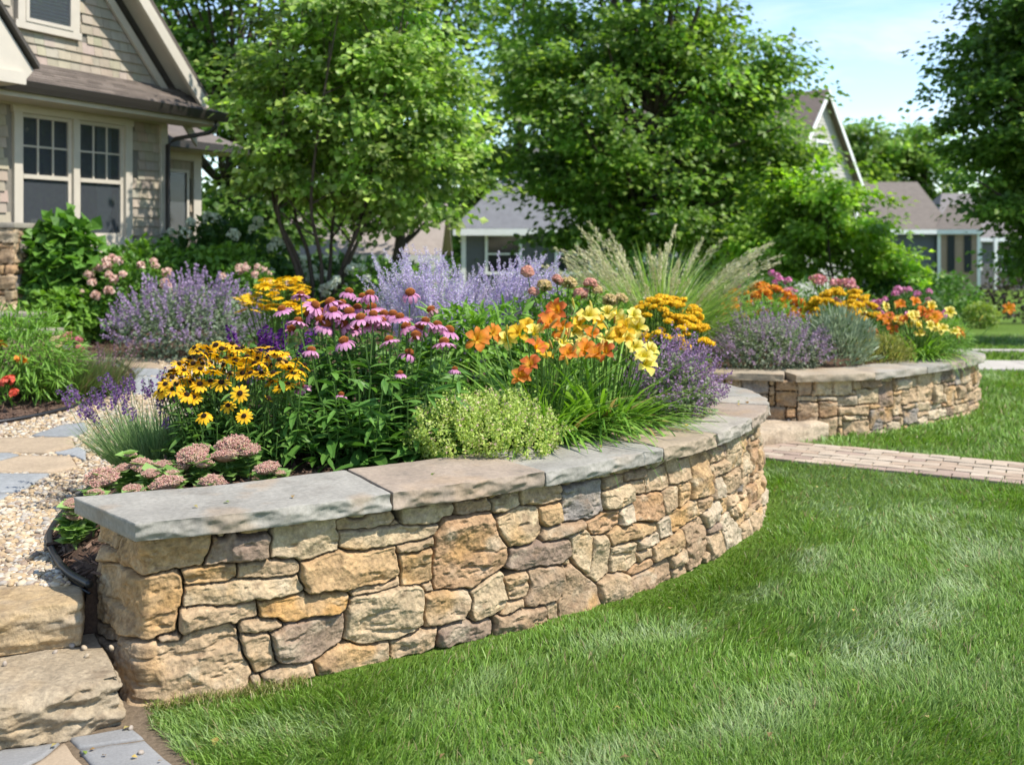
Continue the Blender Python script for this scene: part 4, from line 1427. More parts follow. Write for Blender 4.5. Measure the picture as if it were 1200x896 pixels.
# recessed wing at the far corner with its own low roof
mb = MB()
shingles(mb, -1.45, -.0, GZ, 2.86, -.8, SH, hr, [(-1.25, -.62, GZ, 2.55)])
quad(mb, [H(-1.45, -.802, GZ - .4), H(-1.45, -.802, 2.9), H(0, -.802, 2.9), H(0, -.802, GZ - .4)], (.12, .11, .1))
quad(mb, [H(-1.45, -.80, GZ - .4), H(-1.45, -4, GZ - .4), H(-1.45, -4, 2.9), H(-1.45, -.80, 2.9)], SH)
mb.build('wing_wall', M_SHINGLE, house)
mb = MB()
box(mb, (-1.5, -.83, GZ), (-1.34, -.74, 2.86), (1, 1, 1), H)
box(mb, (-1.5, -.82, 2.74), (0, -.735, 2.86), (1, 1, 1), H)
box(mb, (-1.95, -.8, 2.86), (0, -.34, 2.885), (1, 1, 1), H)
box(mb, (-.62, -.79, GZ), (-.54, -.76, 2.74), (1, 1, 1), H)
mb.build('wing_trim', M_TRIM, house)
mb = MB()
box(mb, (-2.0, -.34, 2.87), (-.05, -.24, 2.98), (1, 1, 1), H)
mb.build('gutter', M_BRONZE, house)
mb = MB()
v = [H(-2.0, -.30, 2.98), H(-.02, -.30, 2.98), H(-.02, -2.3, 3.9), H(-.9, -2.3, 3.9), H(-2.0, -4, 2.98)]
mb.add(np.array(v), [np.array([[0, 3, 2, 1]]), np.array([[0, 4, 3]])], (.16, .135, .12))
mb.build('wing_roof', M_ROOF, house)
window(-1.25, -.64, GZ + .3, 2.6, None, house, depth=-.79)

# entrance pillar and side steps of fieldstone
def small_masonry(name, label, cat, x0, x1, y0, y1, z0, z1, capw, capc, seed, group=None):
    t = thing(name, label, cat, ((x0 + x1) / 2, (y0 + y1) / 2, z0), group)
    mb = MB()
    c = np.array([(x0, y1), (x0, y0), (x1, y0), (x1, y1), (x0, y1)], float)
    cv, _ = resample(c, .02)
    stone_face(mb, cv, z0, z1, .014, [], seed, cell=.055)
    mb.build('stonework', M_STONE, t, smooth=True)
    if capw:
        p, q, n = rounded_box(14, 10, 3, x1 - x0 + 2 * capw, y1 - y0 + 2 * capw, .06, .012)
        p = p + np.array([x0 - capw, y0 - capw, z1])
        p[:, :2] += (n[:, :2] * fbm(p * 9, 2, seed)[:, None] * .012)
        m2 = MB()
        m2.add(p, q, capc)
        m2.build('capstone', M_SLAB, t, smooth=True)
    return t
small_masonry('stone_pillar', 'square fieldstone pillar at the picture edge beside the entrance steps', 'pillar', -5.95, -5.24, 10.75, 11.35, .40, 1.66, .03, PALEB, 301)
small_masonry('entrance_step', 'upper stone entrance step against the pillar, with a pale tread', 'step', -6.4, -4.86, 10.50, 10.80, .40, .73, .03, PALEB, 302, 'entrance steps')
small_masonry('entrance_step', 'lower stone entrance step, wider, with a pale tread on the ground', 'step', -6.4, -4.62, 10.25, 10.48, .40, .58, .03, PALEB, 303, 'entrance steps')

# ------------------------------------------------------------------ neighbouring houses
def far_house(name, label, c, rz, wx, dy, zg, eave, ridge, hip, wall_mat, wall_col, roof_col, gable='x', windows=(), posts=(), over=.35):
    """Box house about c=(x,y) of its front middle; the front faces local -y. gable 'x': ridge along x; 'y': gable to the front."""
    t = thing(name, label, 'house', (c[0], c[1], zg))
    ca, sa = math.cos(rz), math.sin(rz)
    def F(x, y, z):
        return (c[0] + ca * x - sa * y, c[1] + sa * x + ca * y, z)
    h = wx / 2
    mb = MB()
    z = zg - .3
    step = .16
    base = [(-h, 0), (h, 0), (h, dy), (-h, dy)]
    for (x0, y0), (x1, y1) in zip(base, base[1:] + base[:1]):
        n = np.array([y1 - y0, -(x1 - x0)], float)
        n /= np.linalg.norm(n)
        k = 0
        while zg + k * step < eave:
            za, zb = zg + k * step, min(zg + (k + 1) * step, eave)
            q = [F(x0 + n[0] * .02, y0 + n[1] * .02, za), F(x1 + n[0] * .02, y1 + n[1] * .02, za), F(x1 + n[0] * .002, y1 + n[1] * .002, zb), F(x0 + n[0] * .002, y0 + n[1] * .002, zb)]
            quad(mb, q, np.array(wall_col) * rng.uniform(.96, 1.04))
            quad(mb, [F(x0, y0, za), F(x1, y1, za), q[1], q[0]], wall_col)
            k += 1
    if gable == 'y':
        z = eave
        while z < ridge - .05:
            hw = h * (1 - (z - eave) / (ridge - eave))
            hw2 = h * (1 - min(1, (z + step - eave) / (ridge - eave)))
            quad(mb, [F(-hw, -.02, z), F(hw, -.02, z), F(hw2, -.002, min(z + step, ridge)), F(-hw2, -.002, min(z + step, ridge))], np.array(wall_col) * rng.uniform(.96, 1.04))
            z += step
    mb.build('wall', wall_mat, t)
    mb = MB()
    o = over
    sl = (ridge - eave) / (dy / 2 if gable == 'x' else h)
    ze = eave - o * sl * .6
    if gable == 'x':
        r = hip
        pl = [[(-h - o, -o, ze), (h + o, -o, ze), (h + o - r, dy / 2, ridge), (-h - o + r, dy / 2, ridge)], [(h + o, dy + o, ze), (-h - o, dy + o, ze), (-h - o + r, dy / 2, ridge), (h + o - r, dy / 2, ridge)]]
        if r:
            pl += [[(-h - o, dy + o, ze), (-h - o, -o, ze), (-h - o + r, dy / 2, ridge)], [(h + o, -o, ze), (h + o, dy + o, ze), (h + o - r, dy / 2, ridge)]]
        else:
            for sx in (-h, h):
                mb.add(np.array([F(sx, 0, eave), F(sx, dy, eave), F(sx, dy / 2, ridge)]), np.array([[0, 1, 2]]), roof_col)
    else:
        pl = [[(-h - o, dy, ze), (-h - o, -o, ze), (0, -o, ridge), (0, dy, ridge)], [(h + o, -o, ze), (h + o, dy, ze), (0, dy, ridge), (0, -o, ridge)]]
    for p in pl:
        v = [F(*q) for q in p]
        v2 = [(a, b, cc - .09) for a, b, cc in v]
        m = len(v)
        mb.add(np.array(v + v2), [np.array([list(range(m))]), np.array([list(range(m, 2 * m))[::-1]]), np.array([[k, m + k, m + (k + 1) % m, (k + 1) % m] for k in range(m)])], roof_col)
    mb.build('roof', M_ROOF, t)
    mb = MB()
    if gable == 'x':
        box(mb, (-h - o, -o - .03, ze - .25), (h + o, -o - .005, ze - .02), (1, 1, 1), F)
        box(mb, (-h - o, -o - .005, ze - .12), (h + o, -.03, ze - .095), (1, 1, 1), F)
    else:
        for s in (-1, 1):
            v = [(s * (h + o), -o - .04, ze - .02), (0, -o - .04, ridge - .02), (0, -o - .04, ridge - .32), (s * (h + o), -o - .04, ze - .28)]
            v2 = [(a, b + .035, cc) for a, b, cc in v]
            mb.add(np.array([F(*q) for q in v + v2]), np.array([[0, 1, 2, 3], [4, 7, 6, 5], [0, 4, 5, 1], [2, 6, 7, 3], [3, 7, 4, 0]]))
    for x in (-h, h):
        box(mb, (x - .08, -.055, zg), (x + .08, -.022, eave - .1), (1, 1, 1), F)
    mb.build('trim', M_WHITE, t)
    for x in posts:
        mb = MB()
        box(mb, (x - .09, -1.2, zg), (x + .09, -1.02, eave - .1), (1, 1, 1), F)
        mb.build('porch_post', M_WHITE, t)
    for (x0, x1, z0, z1, style) in windows:
        if style == 'shutter':
            mb = MB()
            box(mb, (x0, -.07, z0), (x1, -.03, z1), (1, 1, 1), F)
            mb.build('shutter', M_SIDING_D, t)
            continue
        mb = MB()
        for a, b, cc, d in ((x0 - .1, x0, z0, z1), (x1, x1 + .1, z0, z1), (x0 - .1, x1 + .1, z1, z1 + .12), (x0 - .13, x1 + .13, z0 - .1, z0), (x0, x1, (z0 + z1) / 2 - .03, (z0 + z1) / 2 + .03)):
            box(mb, (a, -.07, cc), (b, -.025, d), (1, 1, 1), F)
        wn = mb.build('window', M_WHITE, t)
        g = MB()
        quad(g, [F(x0, -.03, z0), F(x1, -.03, z0), F(x1, -.03, z1), F(x0, -.03, z1)])
        g.build('pane', M_PANE, wn)
    return t, F
M_SIDING_D = plain_mat('dark_shutter', (.025, .027, .03), .6, .3)
M_PANE = plain_mat('dark_pane', (.02, .024, .028), .08, .5)
GREYW = (.12, .125, .135)
far_house('low_garage', 'low outbuilding with taupe roof seen through the many-stemmed tree', (-4.7, 30), 0, 4.6, 5, -.85, 1.30, 2.75, 0, M_SIDING2, (.33, .29, .24), (.30, .255, .225), 'x', [(-1.6, -.2, -.3, .8, 'w'), (.4, 1.7, -.3, .8, 'w')])
far_house('grey_house', 'grey sided house with hipped roof half hidden by the big central tree', (2.0, 36), 0, 7.4, 8, -1.15, 2.2, 5.6, 3.2, M_SIDING2, GREYW, (.17, .17, .18), 'x', [(-2.85, -1.75, .5, 1.75, 'w'), (-.4, .7, .5, 1.75, 'w'), (1.7, 2.6, .5, 1.75, 'w')])
far_house('gabled_house', 'tall house whose pale gable rises above the trees', (13.6, 45), R(47), 7.0, 12, -1.2, 4.0, 8.25, 0, M_SIDING2, (.42, .40, .36), (.20, .155, .13), 'y', [(-.5, .5, 4.6, 5.9, 'w')])
far_house('brown_roofed_house', 'low grey house with broad brown roof across the far lawn', (19.6, 54), 0, 6.4, 9, -1.25, 2.35, 5.0, 0, M_SIDING2, (.10, .105, .115), (.165, .14, .118), 'x', [(-1.6, -.6, .2, 1.6, 'w')])
hb, F_ = far_house('brick_wing', 'small brick wing with two dark shutters beside the brown-roofed house', (23.3, 53.4), R(-24), 1.9, 4, -1.25, 2.3, 3.6, .6, M_SIDING2, (.33, .235, .17), (.165, .14, .118), 'x', [(-.55, -.2, .0, 1.9, 'shutter'), (.25, .6, .0, 1.9, 'shutter')], over=.2)
far_house('porch_house', 'far house with white porch posts in deep shade under the right tree', (29, 60), 0, 8, 7, -1.25, 2.0, 4.6, 2, M_SIDING2, (.16, .15, .15), (.2, .18, .17), 'x', [(-2.6, -1.6, .0, 1.4, 'w'), (-.6, .5, .0, 1.4, 'w')], posts=(-3.4, -1.2, .9))

# ------------------------------------------------------------------ trees
GREEN_B = [(.21, .34, .06), (.25, .37, .08), (.16, .27, .042), (.31, .41, .13)]
GREEN_D = [(.095, .18, .03), (.125, .215, .038), (.07, .14, .024), (.15, .24, .05)]
GREEN_M = [(.13, .235, .034), (.17, .28, .045), (.10, .19, .028), (.21, .31, .065)]
BARK = (.085, .066, .05)

def crown_points(ells, n, shell=.5, seed=0, jag=.22):
    r = np.random.default_rng(seed)
    e = np.array(ells, float)
    vol = np.prod(e[:, 3:], 1) ** .75
    k = r.choice(len(e), n, p=vol / vol.sum())
    d = nrm(r.normal(size=(n, 3)))
    rad = shell + (1 - shell) * r.uniform(0, 1, n) ** .7
    rad = rad * (1 + jag * fbm(d * 2.3 + seed, 2, seed)) 
    P = e[k, :3] + d * rad[:, None] * e[k, 3:]
    return P, d

def tree(name, label, base, ells, nclump, per, leaf, cols, seed, stems, group=None, cl=.34, shell=.45, flat=.5, up=.8, tmpl=None, jag=.22):
    r = np.random.default_rng(seed)
    t = thing(name, label, 'tree', base, group)
    P, d = crown_points(ells, nclump, shell, seed, jag)
    mb = MB()
    ec = np.mean([e[:3] for e in ells], 0)
    ends = P[r.permutation(nclump)[:stems[2]]]
    b = np.array(base, float)
    for k in range(stems[0]):
        a = 2 * np.pi * (k + r.uniform(-.2, .2)) / stems[0]
        off = np.array([math.cos(a), math.sin(a), 0]) * stems[3]
        h = stems[4]
        m1 = b + off * .45 + np.array([0, 0, h * .5]) + r.normal(0, .04, 3)
        m2 = b + off * 1.0 + np.array([0, 0, h]) + r.normal(0, .06, 3)
        top = ec + np.array([off[0], off[1], 0]) * 1.5 + np.array([0, 0, max(e[5] for e in ells) * .5])
        path = catmull([b + off * .15 - np.array([0, 0, .1]), m1, m2, (m2 + top) / 2 + r.normal(0, .1, 3), top], 6)
        tube(mb, path, np.linspace(stems[1], stems[1] * .25, len(path)), 7, BARK)
        mine = ends[k::stems[0]]
        for q in mine:
            i = int(np.clip(np.argmin(np.linalg.norm(path - q, axis=1)) - 4, len(path) // 4, len(path) - 3))
            s = path[i]
            mid = (s + q) / 2 + np.array([0, 0, -.06 * np.linalg.norm(q - s)]) + r.normal(0, .05, 3)
            lp = catmull([s, mid, q], 4)
            tube(mb, lp, np.linspace(stems[1] * .4, stems[1] * .08, len(lp)), 5, BARK)
    mb.build('trunk', M_BARK, t, smooth=True)
    N = nclump * per
    ci = np.repeat(np.arange(nclump), per)
    size = cl * r.uniform(.6, 1.3, nclump)
    # each spray reaches outwards and droops a little at its edge
    g = r.normal(size=(N, 3))
    g = g * (np.clip(r.normal(.6, .28, N), .08, 1.02) / np.linalg.norm(g, axis=1))[:, None]
    o = nrm(d * np.array([1, 1, .35]))[ci]
    al = np.sum(g * o, 1, keepdims=True)
    g = g + o * al * .5
    g[:, 2] = g[:, 2] * flat - .16 * (g[:, 0] ** 2 + g[:, 1] ** 2)
    X = P[ci] + g * size[ci][:, None]
    nrmv = nrm(np.array([0, 0, up]) + d[ci] * .45 + r.normal(0, .42, (N, 3)))
    dr = nrm(g * np.array([1, 1, .4]) + o * .5 + r.normal(0, .4, (N, 3)) - np.array([0, 0, .25]))
    sc = leaf * r.uniform(.65, 1.25, N)
    M = frames(dr, nrmv) * sc[:, None, None]
    shade = (1 + .28 * r.normal(size=nclump))[ci]
    tipf = np.clip(np.linalg.norm(g, axis=1) - .75, 0, 1)[:, None]          # young outer leaves are yellower
    c = np.array(cols)[r.integers(0, len(cols), N)] * np.clip(shade, .55, 1.6)[:, None] * r.uniform(.8, 1.2, (N, 1))
    c = c * (1 + tipf * np.array([.5, .28, .15]))
    mb = MB()
    tv, tf = tmpl or (LEAF * np.array([1.35, 1, 1.2]), LEAF_F)
    mb.inst(tv, tf, M, X, np.clip(c, 0, 1))
    mb.build('crown', M_TREE, t)
    return t

def at(px, py, Y):
    return ray(px, py, Y)

# many-stemmed tree behind the bed
Yt = 13.0
tree('multi_stem_tree', 'bright green many-stemmed small tree with slender dark stems behind the flower bed', (-2.42, Yt, .44),
     [(-2.05, Yt, 3.2, 1.45, 1.3, 1.3), (-2.0, Yt, 4.4, 1.25, 1.2, 1.2), (-2.75, Yt - .2, 2.55, .75, .8, .55), (-1.3, Yt - .2, 2.25, .85, .8, .6), (-1.85, Yt, 5.6, .9, .9, .9), (-1.1, Yt, 3.2, .75, .7, .8), (-3.0, Yt, 3.5, .6, .7, .6)],
     290, 90, .105, GREEN_B, 11, (8, .034, 60, .62, 1.5), cl=.40, shell=.45, flat=.42)
# big central tree
Yb = 24.0
tree('broad_tree', 'largest dense tree in the centre with dark gaps between leafy boughs', (2.6, Yb, -.5),
     [(2.9, Yb, 4.6, 2.95, 2.9, 2.2), (3.0, Yb, 7.2, 2.5, 2.4, 2.2), (1.5, Yb - .5, 3.4, 1.8, 1.8, 1.3), (5.1, Yb - .5, 3.9, 1.55, 1.6, 1.6), (2.8, Yb - .8, 2.5, 2.6, 2.2, 1.1), (1.4, Yb - 1.2, 2.1, 1.4, 1.2, .8), (4.6, Yb - 1, 2.2, 1.6, 1.2, .9), (3.1, Yb, 9.6, 1.8, 1.8, 1.6), (5.3, Yb, 5.7, 1.25, 1.3, 1.3), (.9, Yb, 6.0, 1.0, 1.0, 1.2), (6.0, Yb, 4.8, .95, .9, .9), (6.1, Yb, 3.4, 1.0, .9, .9)],
     430, 130, .155, GREEN_M, 12, (1, .24, 90, .15, 2.2), cl=.80, shell=.5, flat=.42, jag=.26)
tree('small_tree', 'small bright leafy tree in front of the brown-roofed house', (6.6, 21.0, -.35),
     [(6.45, 21, 1.75, 1.45, 1.3, 1.1), (6.25, 21, 2.5, 1.0, .9, .7), (7.55, 20.8, 1.1, .75, .7, .6), (5.4, 21, 1.5, .9, .8, .8)],
     190, 70, .135, [(.23, .38, .045), (.27, .42, .065), (.18, .31, .035)], 13, (4, .04, 30, .4, 1.0), cl=.38, shell=.3)
tree('shade_tree', 'tall dark tree at the right edge overhanging the far lawn', (9.5, 17.0, -.15),
     [(9.3, 17, 3.6, 1.95, 1.8, 1.7), (9.4, 17, 5.6, 1.8, 1.8, 1.7), (8.4, 16.8, 2.6, 1.15, 1.1, 1.0), (9.7, 16.6, 1.7, 1.6, 1.3, 1.0), (9.5, 17, 7.3, 1.6, 1.6, 1.4), (7.95, 17, 4.6, .75, .8, .8), (8.7, 16.8, 1.5, .9, .8, .75), (7.7, 17, 3.5, .6, .6, .6)],
     470, 130, .115, GREEN_M[:3] + GREEN_D, 14, (1, .17, 90, .15, 1.6), cl=.50, shell=.4, flat=.45)
tree('background_tree', 'dark tree directly behind the shingled house, left of the many-stemmed tree', (-6.4, 22, -.4),
     [(-6.3, 22, 3.6, 2.1, 2, 2.6), (-6.5, 22, 6.8, 2.2, 2, 2.6), (-5.2, 21.5, 2.2, 1.3, 1.2, 1.5)], 330, 56, .17, GREEN_D, 15, (1, .2, 50, .15, 2), 'trees standing behind the gardens', cl=.6)
tree('background_tree', 'dark tree filling the gap between the many-stemmed tree and the grey house', (-3.1, 27, -.65),
     [(-3.2, 27, 5.2, 2.3, 2, 2.4), (-3.0, 27, 8.2, 2.3, 2, 2.2), (-3.6, 27, 3.2, 2.2, 1.8, 1.2)], 300, 54, .2, GREEN_D, 16, (1, .2, 50, .15, 2.5), 'trees standing behind the gardens', cl=.7)
tree('background_tree', 'hazier tall tree left of the central tree with sky between them', (.2, 40, -1.2),
     [(.3, 40, 6.0, 2.3, 2.2, 3.2), (-.6, 39, 2.4, 2.4, 2, 2.6), (-1.6, 40, 4.2, 1.6, 1.5, 2.0), (.7, 40, 9.2, 1.9, 1.8, 2.6), (1.2, 40, 11.6, 1.6, 1.5, 1.8)], 220, 54, .28, GREEN_M, 17, (1, .25, 40, .15, 3), 'trees standing behind the gardens', cl=.85)
tree('background_tree', 'dark background tree rising behind the gable at the top left', (-11.5, 27, -.6),
     [(-11.3, 27, 6, 3, 2.5, 3.5), (-10.2, 27, 10, 3, 2.5, 3)], 240, 54, .22, GREEN_D, 18, (1, .25, 40, .15, 3), 'trees standing behind the gardens', cl=.8)
tree('background_tree', 'far tree in pale sunlight above the brown roof, left one', (23.6, 72, -1.2),
     [(23.6, 72, 5.2, 3.4, 3, 4.4), (24.2, 72, 8.4, 2.4, 2.2, 2.2)], 170, 50, .42, GREEN_M, 19, (1, .35, 30, .15, 3), 'trees standing behind the gardens', cl=1.2)
tree('background_tree', 'far tree in pale sunlight above the brown roof, right one', (29.6, 74, -1.2),
     [(29.4, 74, 5.2, 3.6, 3, 4.4), (28.6, 74, 8.6, 2.6, 2.4, 2.0)], 170, 50, .42, GREEN_M, 20, (1, .35, 30, .15, 3), 'trees standing behind the gardens', cl=1.2)
tree('background_tree', 'background tree between the grey house and the gabled house', (8.3, 40, -1.2),
     [(8.4, 40, 3.2, 3.2, 2.5, 3.2), (7.6, 40, 6.0, 2.2, 2, 2.2)], 180, 50, .3, GREEN_D, 22, (1, .25, 30, .15, 3), 'trees standing behind the gardens', cl=.9)
tree('background_tree', 'very far tree right of the porch house in the shade', (37, 66, -1.2),
     [(37, 66, 4, 5, 4, 4.5), (34, 66, 6, 3.5, 3, 4)], 170, 50, .42, GREEN_D, 23, (1, .3, 30, .15, 3), 'trees standing behind the gardens', cl=1.2)

# far wood closing the horizon
r_w = np.random.default_rng(33)
n = 520
ang = r_w.uniform(-.95, .95, n)
dist = r_w.uniform(105, 135, n)
cw = np.c_[np.sin(ang) * dist, np.cos(ang) * dist, -1.2 + r_w.uniform(0, 1, n) ** 1.3 * 7.0 * (1 + .3 * np.sin(ang * 23) + .2 * np.sin(ang * 61))]
per = 70
g = r_w.normal(size=(n * per, 3)) * np.array([1.5, 1.2, 1.0])
M = frames(nrm(g), g + np.array([0, 0, 1.5]) + r_w.normal(0, .5, g.shape)) * r_w.uniform(.5, 1.0, len(g))[:, None, None]
mb = MB()
mb.inst(LEAF * np.array([1.5, 1, 1]), LEAF_F, M, np.repeat(cw, per, 0) + g, mixcol(GREEN_D, len(g), .2))
tag(mb.build('treeline', M_TREE), kind='stuff')

# ------------------------------------------------------------------ shrubs and leafy plants
def bush_mesh(mb, c, r3, n, leaf, cols, seed, tmpl=None, up=.55, jag=.3, low=-.8, shell=.35, var=.22, droop=.2):
    r = np.random.default_rng(seed)
    tv, tf = tmpl or (LEAF, LEAF_F)
    d = nrm(r.normal(size=(n, 3)))
    d[:, 2] = np.where(d[:, 2] < low, np.abs(d[:, 2]), d[:, 2])
    rad = shell + (1 - shell) * r.uniform(0, 1, n) ** .6
    rad *= 1 + jag * fbm(d * 3.0 + seed * 1.7, 3, seed)
    P = np.asarray(c) + d * rad[:, None] * np.asarray(r3)
    nv = nrm(np.array([0, 0, up]) + d * .6 + r.normal(0, .4, (n, 3)))
    dr = nrm(d * np.array([1, 1, .6]) + r.normal(0, .5, (n, 3)) - np.array([0, 0, droop]))
    M = frames(dr, nv) * (leaf * r.uniform(.6, 1.25, n))[:, None, None]
    cl = 1 + var * fbm(P * 5 / max(r3), 2, seed + 3)
    col = np.array(cols)[r.integers(0, len(cols), n)] * cl[:, None] * r.uniform(.85, 1.15, (n, 1))
    mb.inst(tv, tf, M, P, np.clip(col, 0, 1))

def woody(mb, c, r3, n, seed, rad=.008, col=BARK):
    r = np.random.default_rng(seed)
    b = np.asarray(c, float) - np.array([0, 0, r3[2]])
    for k in range(n):
        d = nrm(r.normal(size=3))
        e = np.asarray(c) + d * np.asarray(r3) * np.array([.7, .7, .5])
        tube(mb, [b + r.normal(0, .02, 3) * np.array([1, 1, 0]), (b + e) / 2 + r.normal(0, .03, 3), e], [rad, rad * .7, rad * .3], 5, col)

def shrub(name, label, cat, base, r3, n, leaf, cols, seed, group=None, tmpl=None, lobes=0, **kw):
    """Leafy mound with woody stems; base is the ground point, the leaves fill an ellipsoid above it."""
    t = thing(name, label, cat, base, group)
    c = np.asarray(base, float) + np.array([0, 0, r3[2] * .86])
    mb = MB()
    bush_mesh(mb, c, r3, n, leaf, cols, seed, tmpl, **kw)
    r = np.random.default_rng(seed + 5)
    for k in range(lobes):
        a = r.uniform(0, 6.28)
        q = c + np.array([math.cos(a) * r3[0] * .55, math.sin(a) * r3[1] * .4, r3[2] * r.uniform(-.1, .6)])
        bush_mesh(mb, q, np.array(r3) * r.uniform(.38, .55), n // 5, leaf, cols, seed + 10 + k, tmpl, **kw)
    mb.build('foliage', M_LEAF, t)
    sb = MB()
    woody(sb, c, r3, 9, seed)
    sb.build('stem', M_BARK, t, smooth=True)
    return t, c

LNC, LNC_F = lance(.26, .3, 4)
NAR, NAR_F = lance(.12, .25, 3)
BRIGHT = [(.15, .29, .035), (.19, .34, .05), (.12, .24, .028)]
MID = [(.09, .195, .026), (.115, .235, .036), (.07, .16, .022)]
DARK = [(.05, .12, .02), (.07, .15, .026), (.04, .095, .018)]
GREYG = [(.19, .24, .15), (.16, .21, .12), (.22, .26, .17)]
LIME = [(.24, .33, .05), (.30, .36, .08), (.19, .28, .04)]

shrub('leafy_shrub', 'large-leaved green shrub under the window beside the stone pillar', 'shrub', (-4.95, 11.3, .43), (.48, .45, .72), 1700, .15, [(.10, .22, .03), (.13, .26, .04), (.075, .17, .025)], 51, tmpl=(LEAF * np.array([1.6, 1, 1.4]), LEAF_F), lobes=2)
HG = 'low green shrubs along the house front'
for k, (x, y, rx, rz, lab) in enumerate([(-4.55, 12.7, .62, .58, 'bright green low shrub right of the large-leaved shrub'), (-3.65, 12.9, .68, .56, 'bright green low shrub in front of the white hydrangea'), (-4.75, 11.0, .42, .30, 'small green shrub at the foot of the large-leaved shrub')]):
    shrub('low_shrub', lab, 'shrub', (x, y, .46), (rx, .5, rz), 2300, .10, BRIGHT, 60 + k, HG)
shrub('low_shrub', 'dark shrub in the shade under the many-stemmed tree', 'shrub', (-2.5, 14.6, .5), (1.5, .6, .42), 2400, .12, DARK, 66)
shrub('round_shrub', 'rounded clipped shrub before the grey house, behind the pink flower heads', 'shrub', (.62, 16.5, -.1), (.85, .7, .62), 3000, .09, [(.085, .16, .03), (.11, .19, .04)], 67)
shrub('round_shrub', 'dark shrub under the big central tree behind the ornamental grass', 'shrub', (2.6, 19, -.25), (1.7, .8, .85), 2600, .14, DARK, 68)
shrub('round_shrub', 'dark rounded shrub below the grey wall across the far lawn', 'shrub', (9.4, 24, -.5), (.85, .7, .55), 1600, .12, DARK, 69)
shrub('round_shrub', 'mid green mounded shrub in front of the brick wing', 'shrub', (10.7, 25.5, -.55), (1.05, .8, .68), 1800, .13, MID, 70)
shrub('round_shrub', 'small yellow-green shrub at the lawn edge below the porch house', 'shrub', (11.0, 24.0, -.5), (.40, .35, .33), 800, .10, LIME, 71)
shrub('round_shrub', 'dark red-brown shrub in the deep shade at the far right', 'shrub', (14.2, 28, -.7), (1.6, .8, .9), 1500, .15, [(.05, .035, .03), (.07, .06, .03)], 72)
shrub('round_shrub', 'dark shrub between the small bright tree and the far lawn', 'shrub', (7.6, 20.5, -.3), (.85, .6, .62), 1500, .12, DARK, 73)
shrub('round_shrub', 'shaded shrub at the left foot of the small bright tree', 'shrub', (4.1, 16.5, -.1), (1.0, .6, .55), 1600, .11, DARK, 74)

def ball_head(r0, n, cols, fs, seed, squash=1.0, pet=None):
    """Rounded flower head of many small petals."""
    r = np.random.default_rng(seed)
    mb = MB()
    d = nrm(r.normal(size=(n, 3)))
    d[:, 2] = np.where(d[:, 2] < -.5, -d[:, 2], d[:, 2])
    P = d * r0 * r.uniform(.8, 1.05, (n, 1)) * np.array([1, 1, squash])
    M = frames(nrm(r.normal(size=(n, 3))), d + r.normal(0, .35, (n, 3))) * (fs * r.uniform(.7, 1.2, n))[:, None, None]
    c = np.array(cols)[r.integers(0, len(cols), n)] * r.uniform(.85, 1.12, (n, 1))
    tv, tf = pet or (LEAF * np.array([1.9, 1, .8]) - np.array([0, .5, 0]), LEAF_F)
    mb.inst(tv, tf, M, P, np.clip(c, 0, 1))
    return mb

def heads_on(t, meshes, pts, name='flower', stem_from=None, seed=0, smin=.8, smax=1.2, tilt=.3, stem_r=.0035, stem_col=(.09, .18, .03)):
    r = np.random.default_rng(seed)
    sb = MB()
    for k, p in enumerate(pts):
        sc = r.uniform(smin, smax)
        place(meshes[k % len(meshes)], name, t, tuple(p), (r.normal(0, tilt), r.normal(0, tilt), r.uniform(0, 6.28)), sc)
        if stem_from is not None:
            b = np.asarray(stem_from) + (np.asarray(p) - np.asarray(stem_from)) * np.array([.45, .45, 0]) + r.normal(0, .02, 3) * np.array([1, 1, 0])
            m = (b + np.asarray(p)) / 2 + r.normal(0, .012, 3)
            tube(sb, catmull([b, m, np.asarray(p) - np.array([0, 0, .004])], 4), stem_r, 5, stem_col)
    if stem_from is not None:
        sb.build('flower_stem', M_LEAF, t, smooth=True)

def dome_pts(c, r3, n, seed, lo=.25, front=True):
    r = np.random.default_rng(seed)
    d = nrm(r.normal(size=(n * 6, 3)))
    d = d[(d[:, 2] > lo) & ((d[:, 1] < .45) if front else True)][:n]
    return np.asarray(c) + d * np.asarray(r3) * r.uniform(.96, 1.1, (len(d), 1))

# white hydrangea by the house corner
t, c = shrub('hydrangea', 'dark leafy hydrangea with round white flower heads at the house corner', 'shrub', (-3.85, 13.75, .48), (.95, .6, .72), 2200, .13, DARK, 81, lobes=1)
hm = [ball_head(.075, 110, [(.62, .66, .48), (.70, .72, .58)], .032, 400 + k).mesh('flower', M_PETAL) for k in range(2)]
heads_on(t, hm, dome_pts(c, (.95, .6, .72), 22, 82, .0), 'flower', None, 83)
t, c = shrub('hydrangea', 'low hydrangea with white flower heads beneath the many-stemmed tree', 'shrub', (-3.0, 13.6, .48), (.55, .4, .42), 1100, .11, MID, 85)
heads_on(t, hm, dome_pts(c, (.55, .4, .42), 14, 86, .0), 'flower', None, 87)
t, c = shrub('white_flower_clump', 'pale white blossoms between tree stems and Russian sage', 'flowers', (-1.5, 12.6, .45), (.8, .35, .42), 1100, .09, BRIGHT, 88)
heads_on(t, hm, dome_pts(c, (.8, .35, .42), 16, 89, .0), 'flower', None, 90, .7, 1.0)
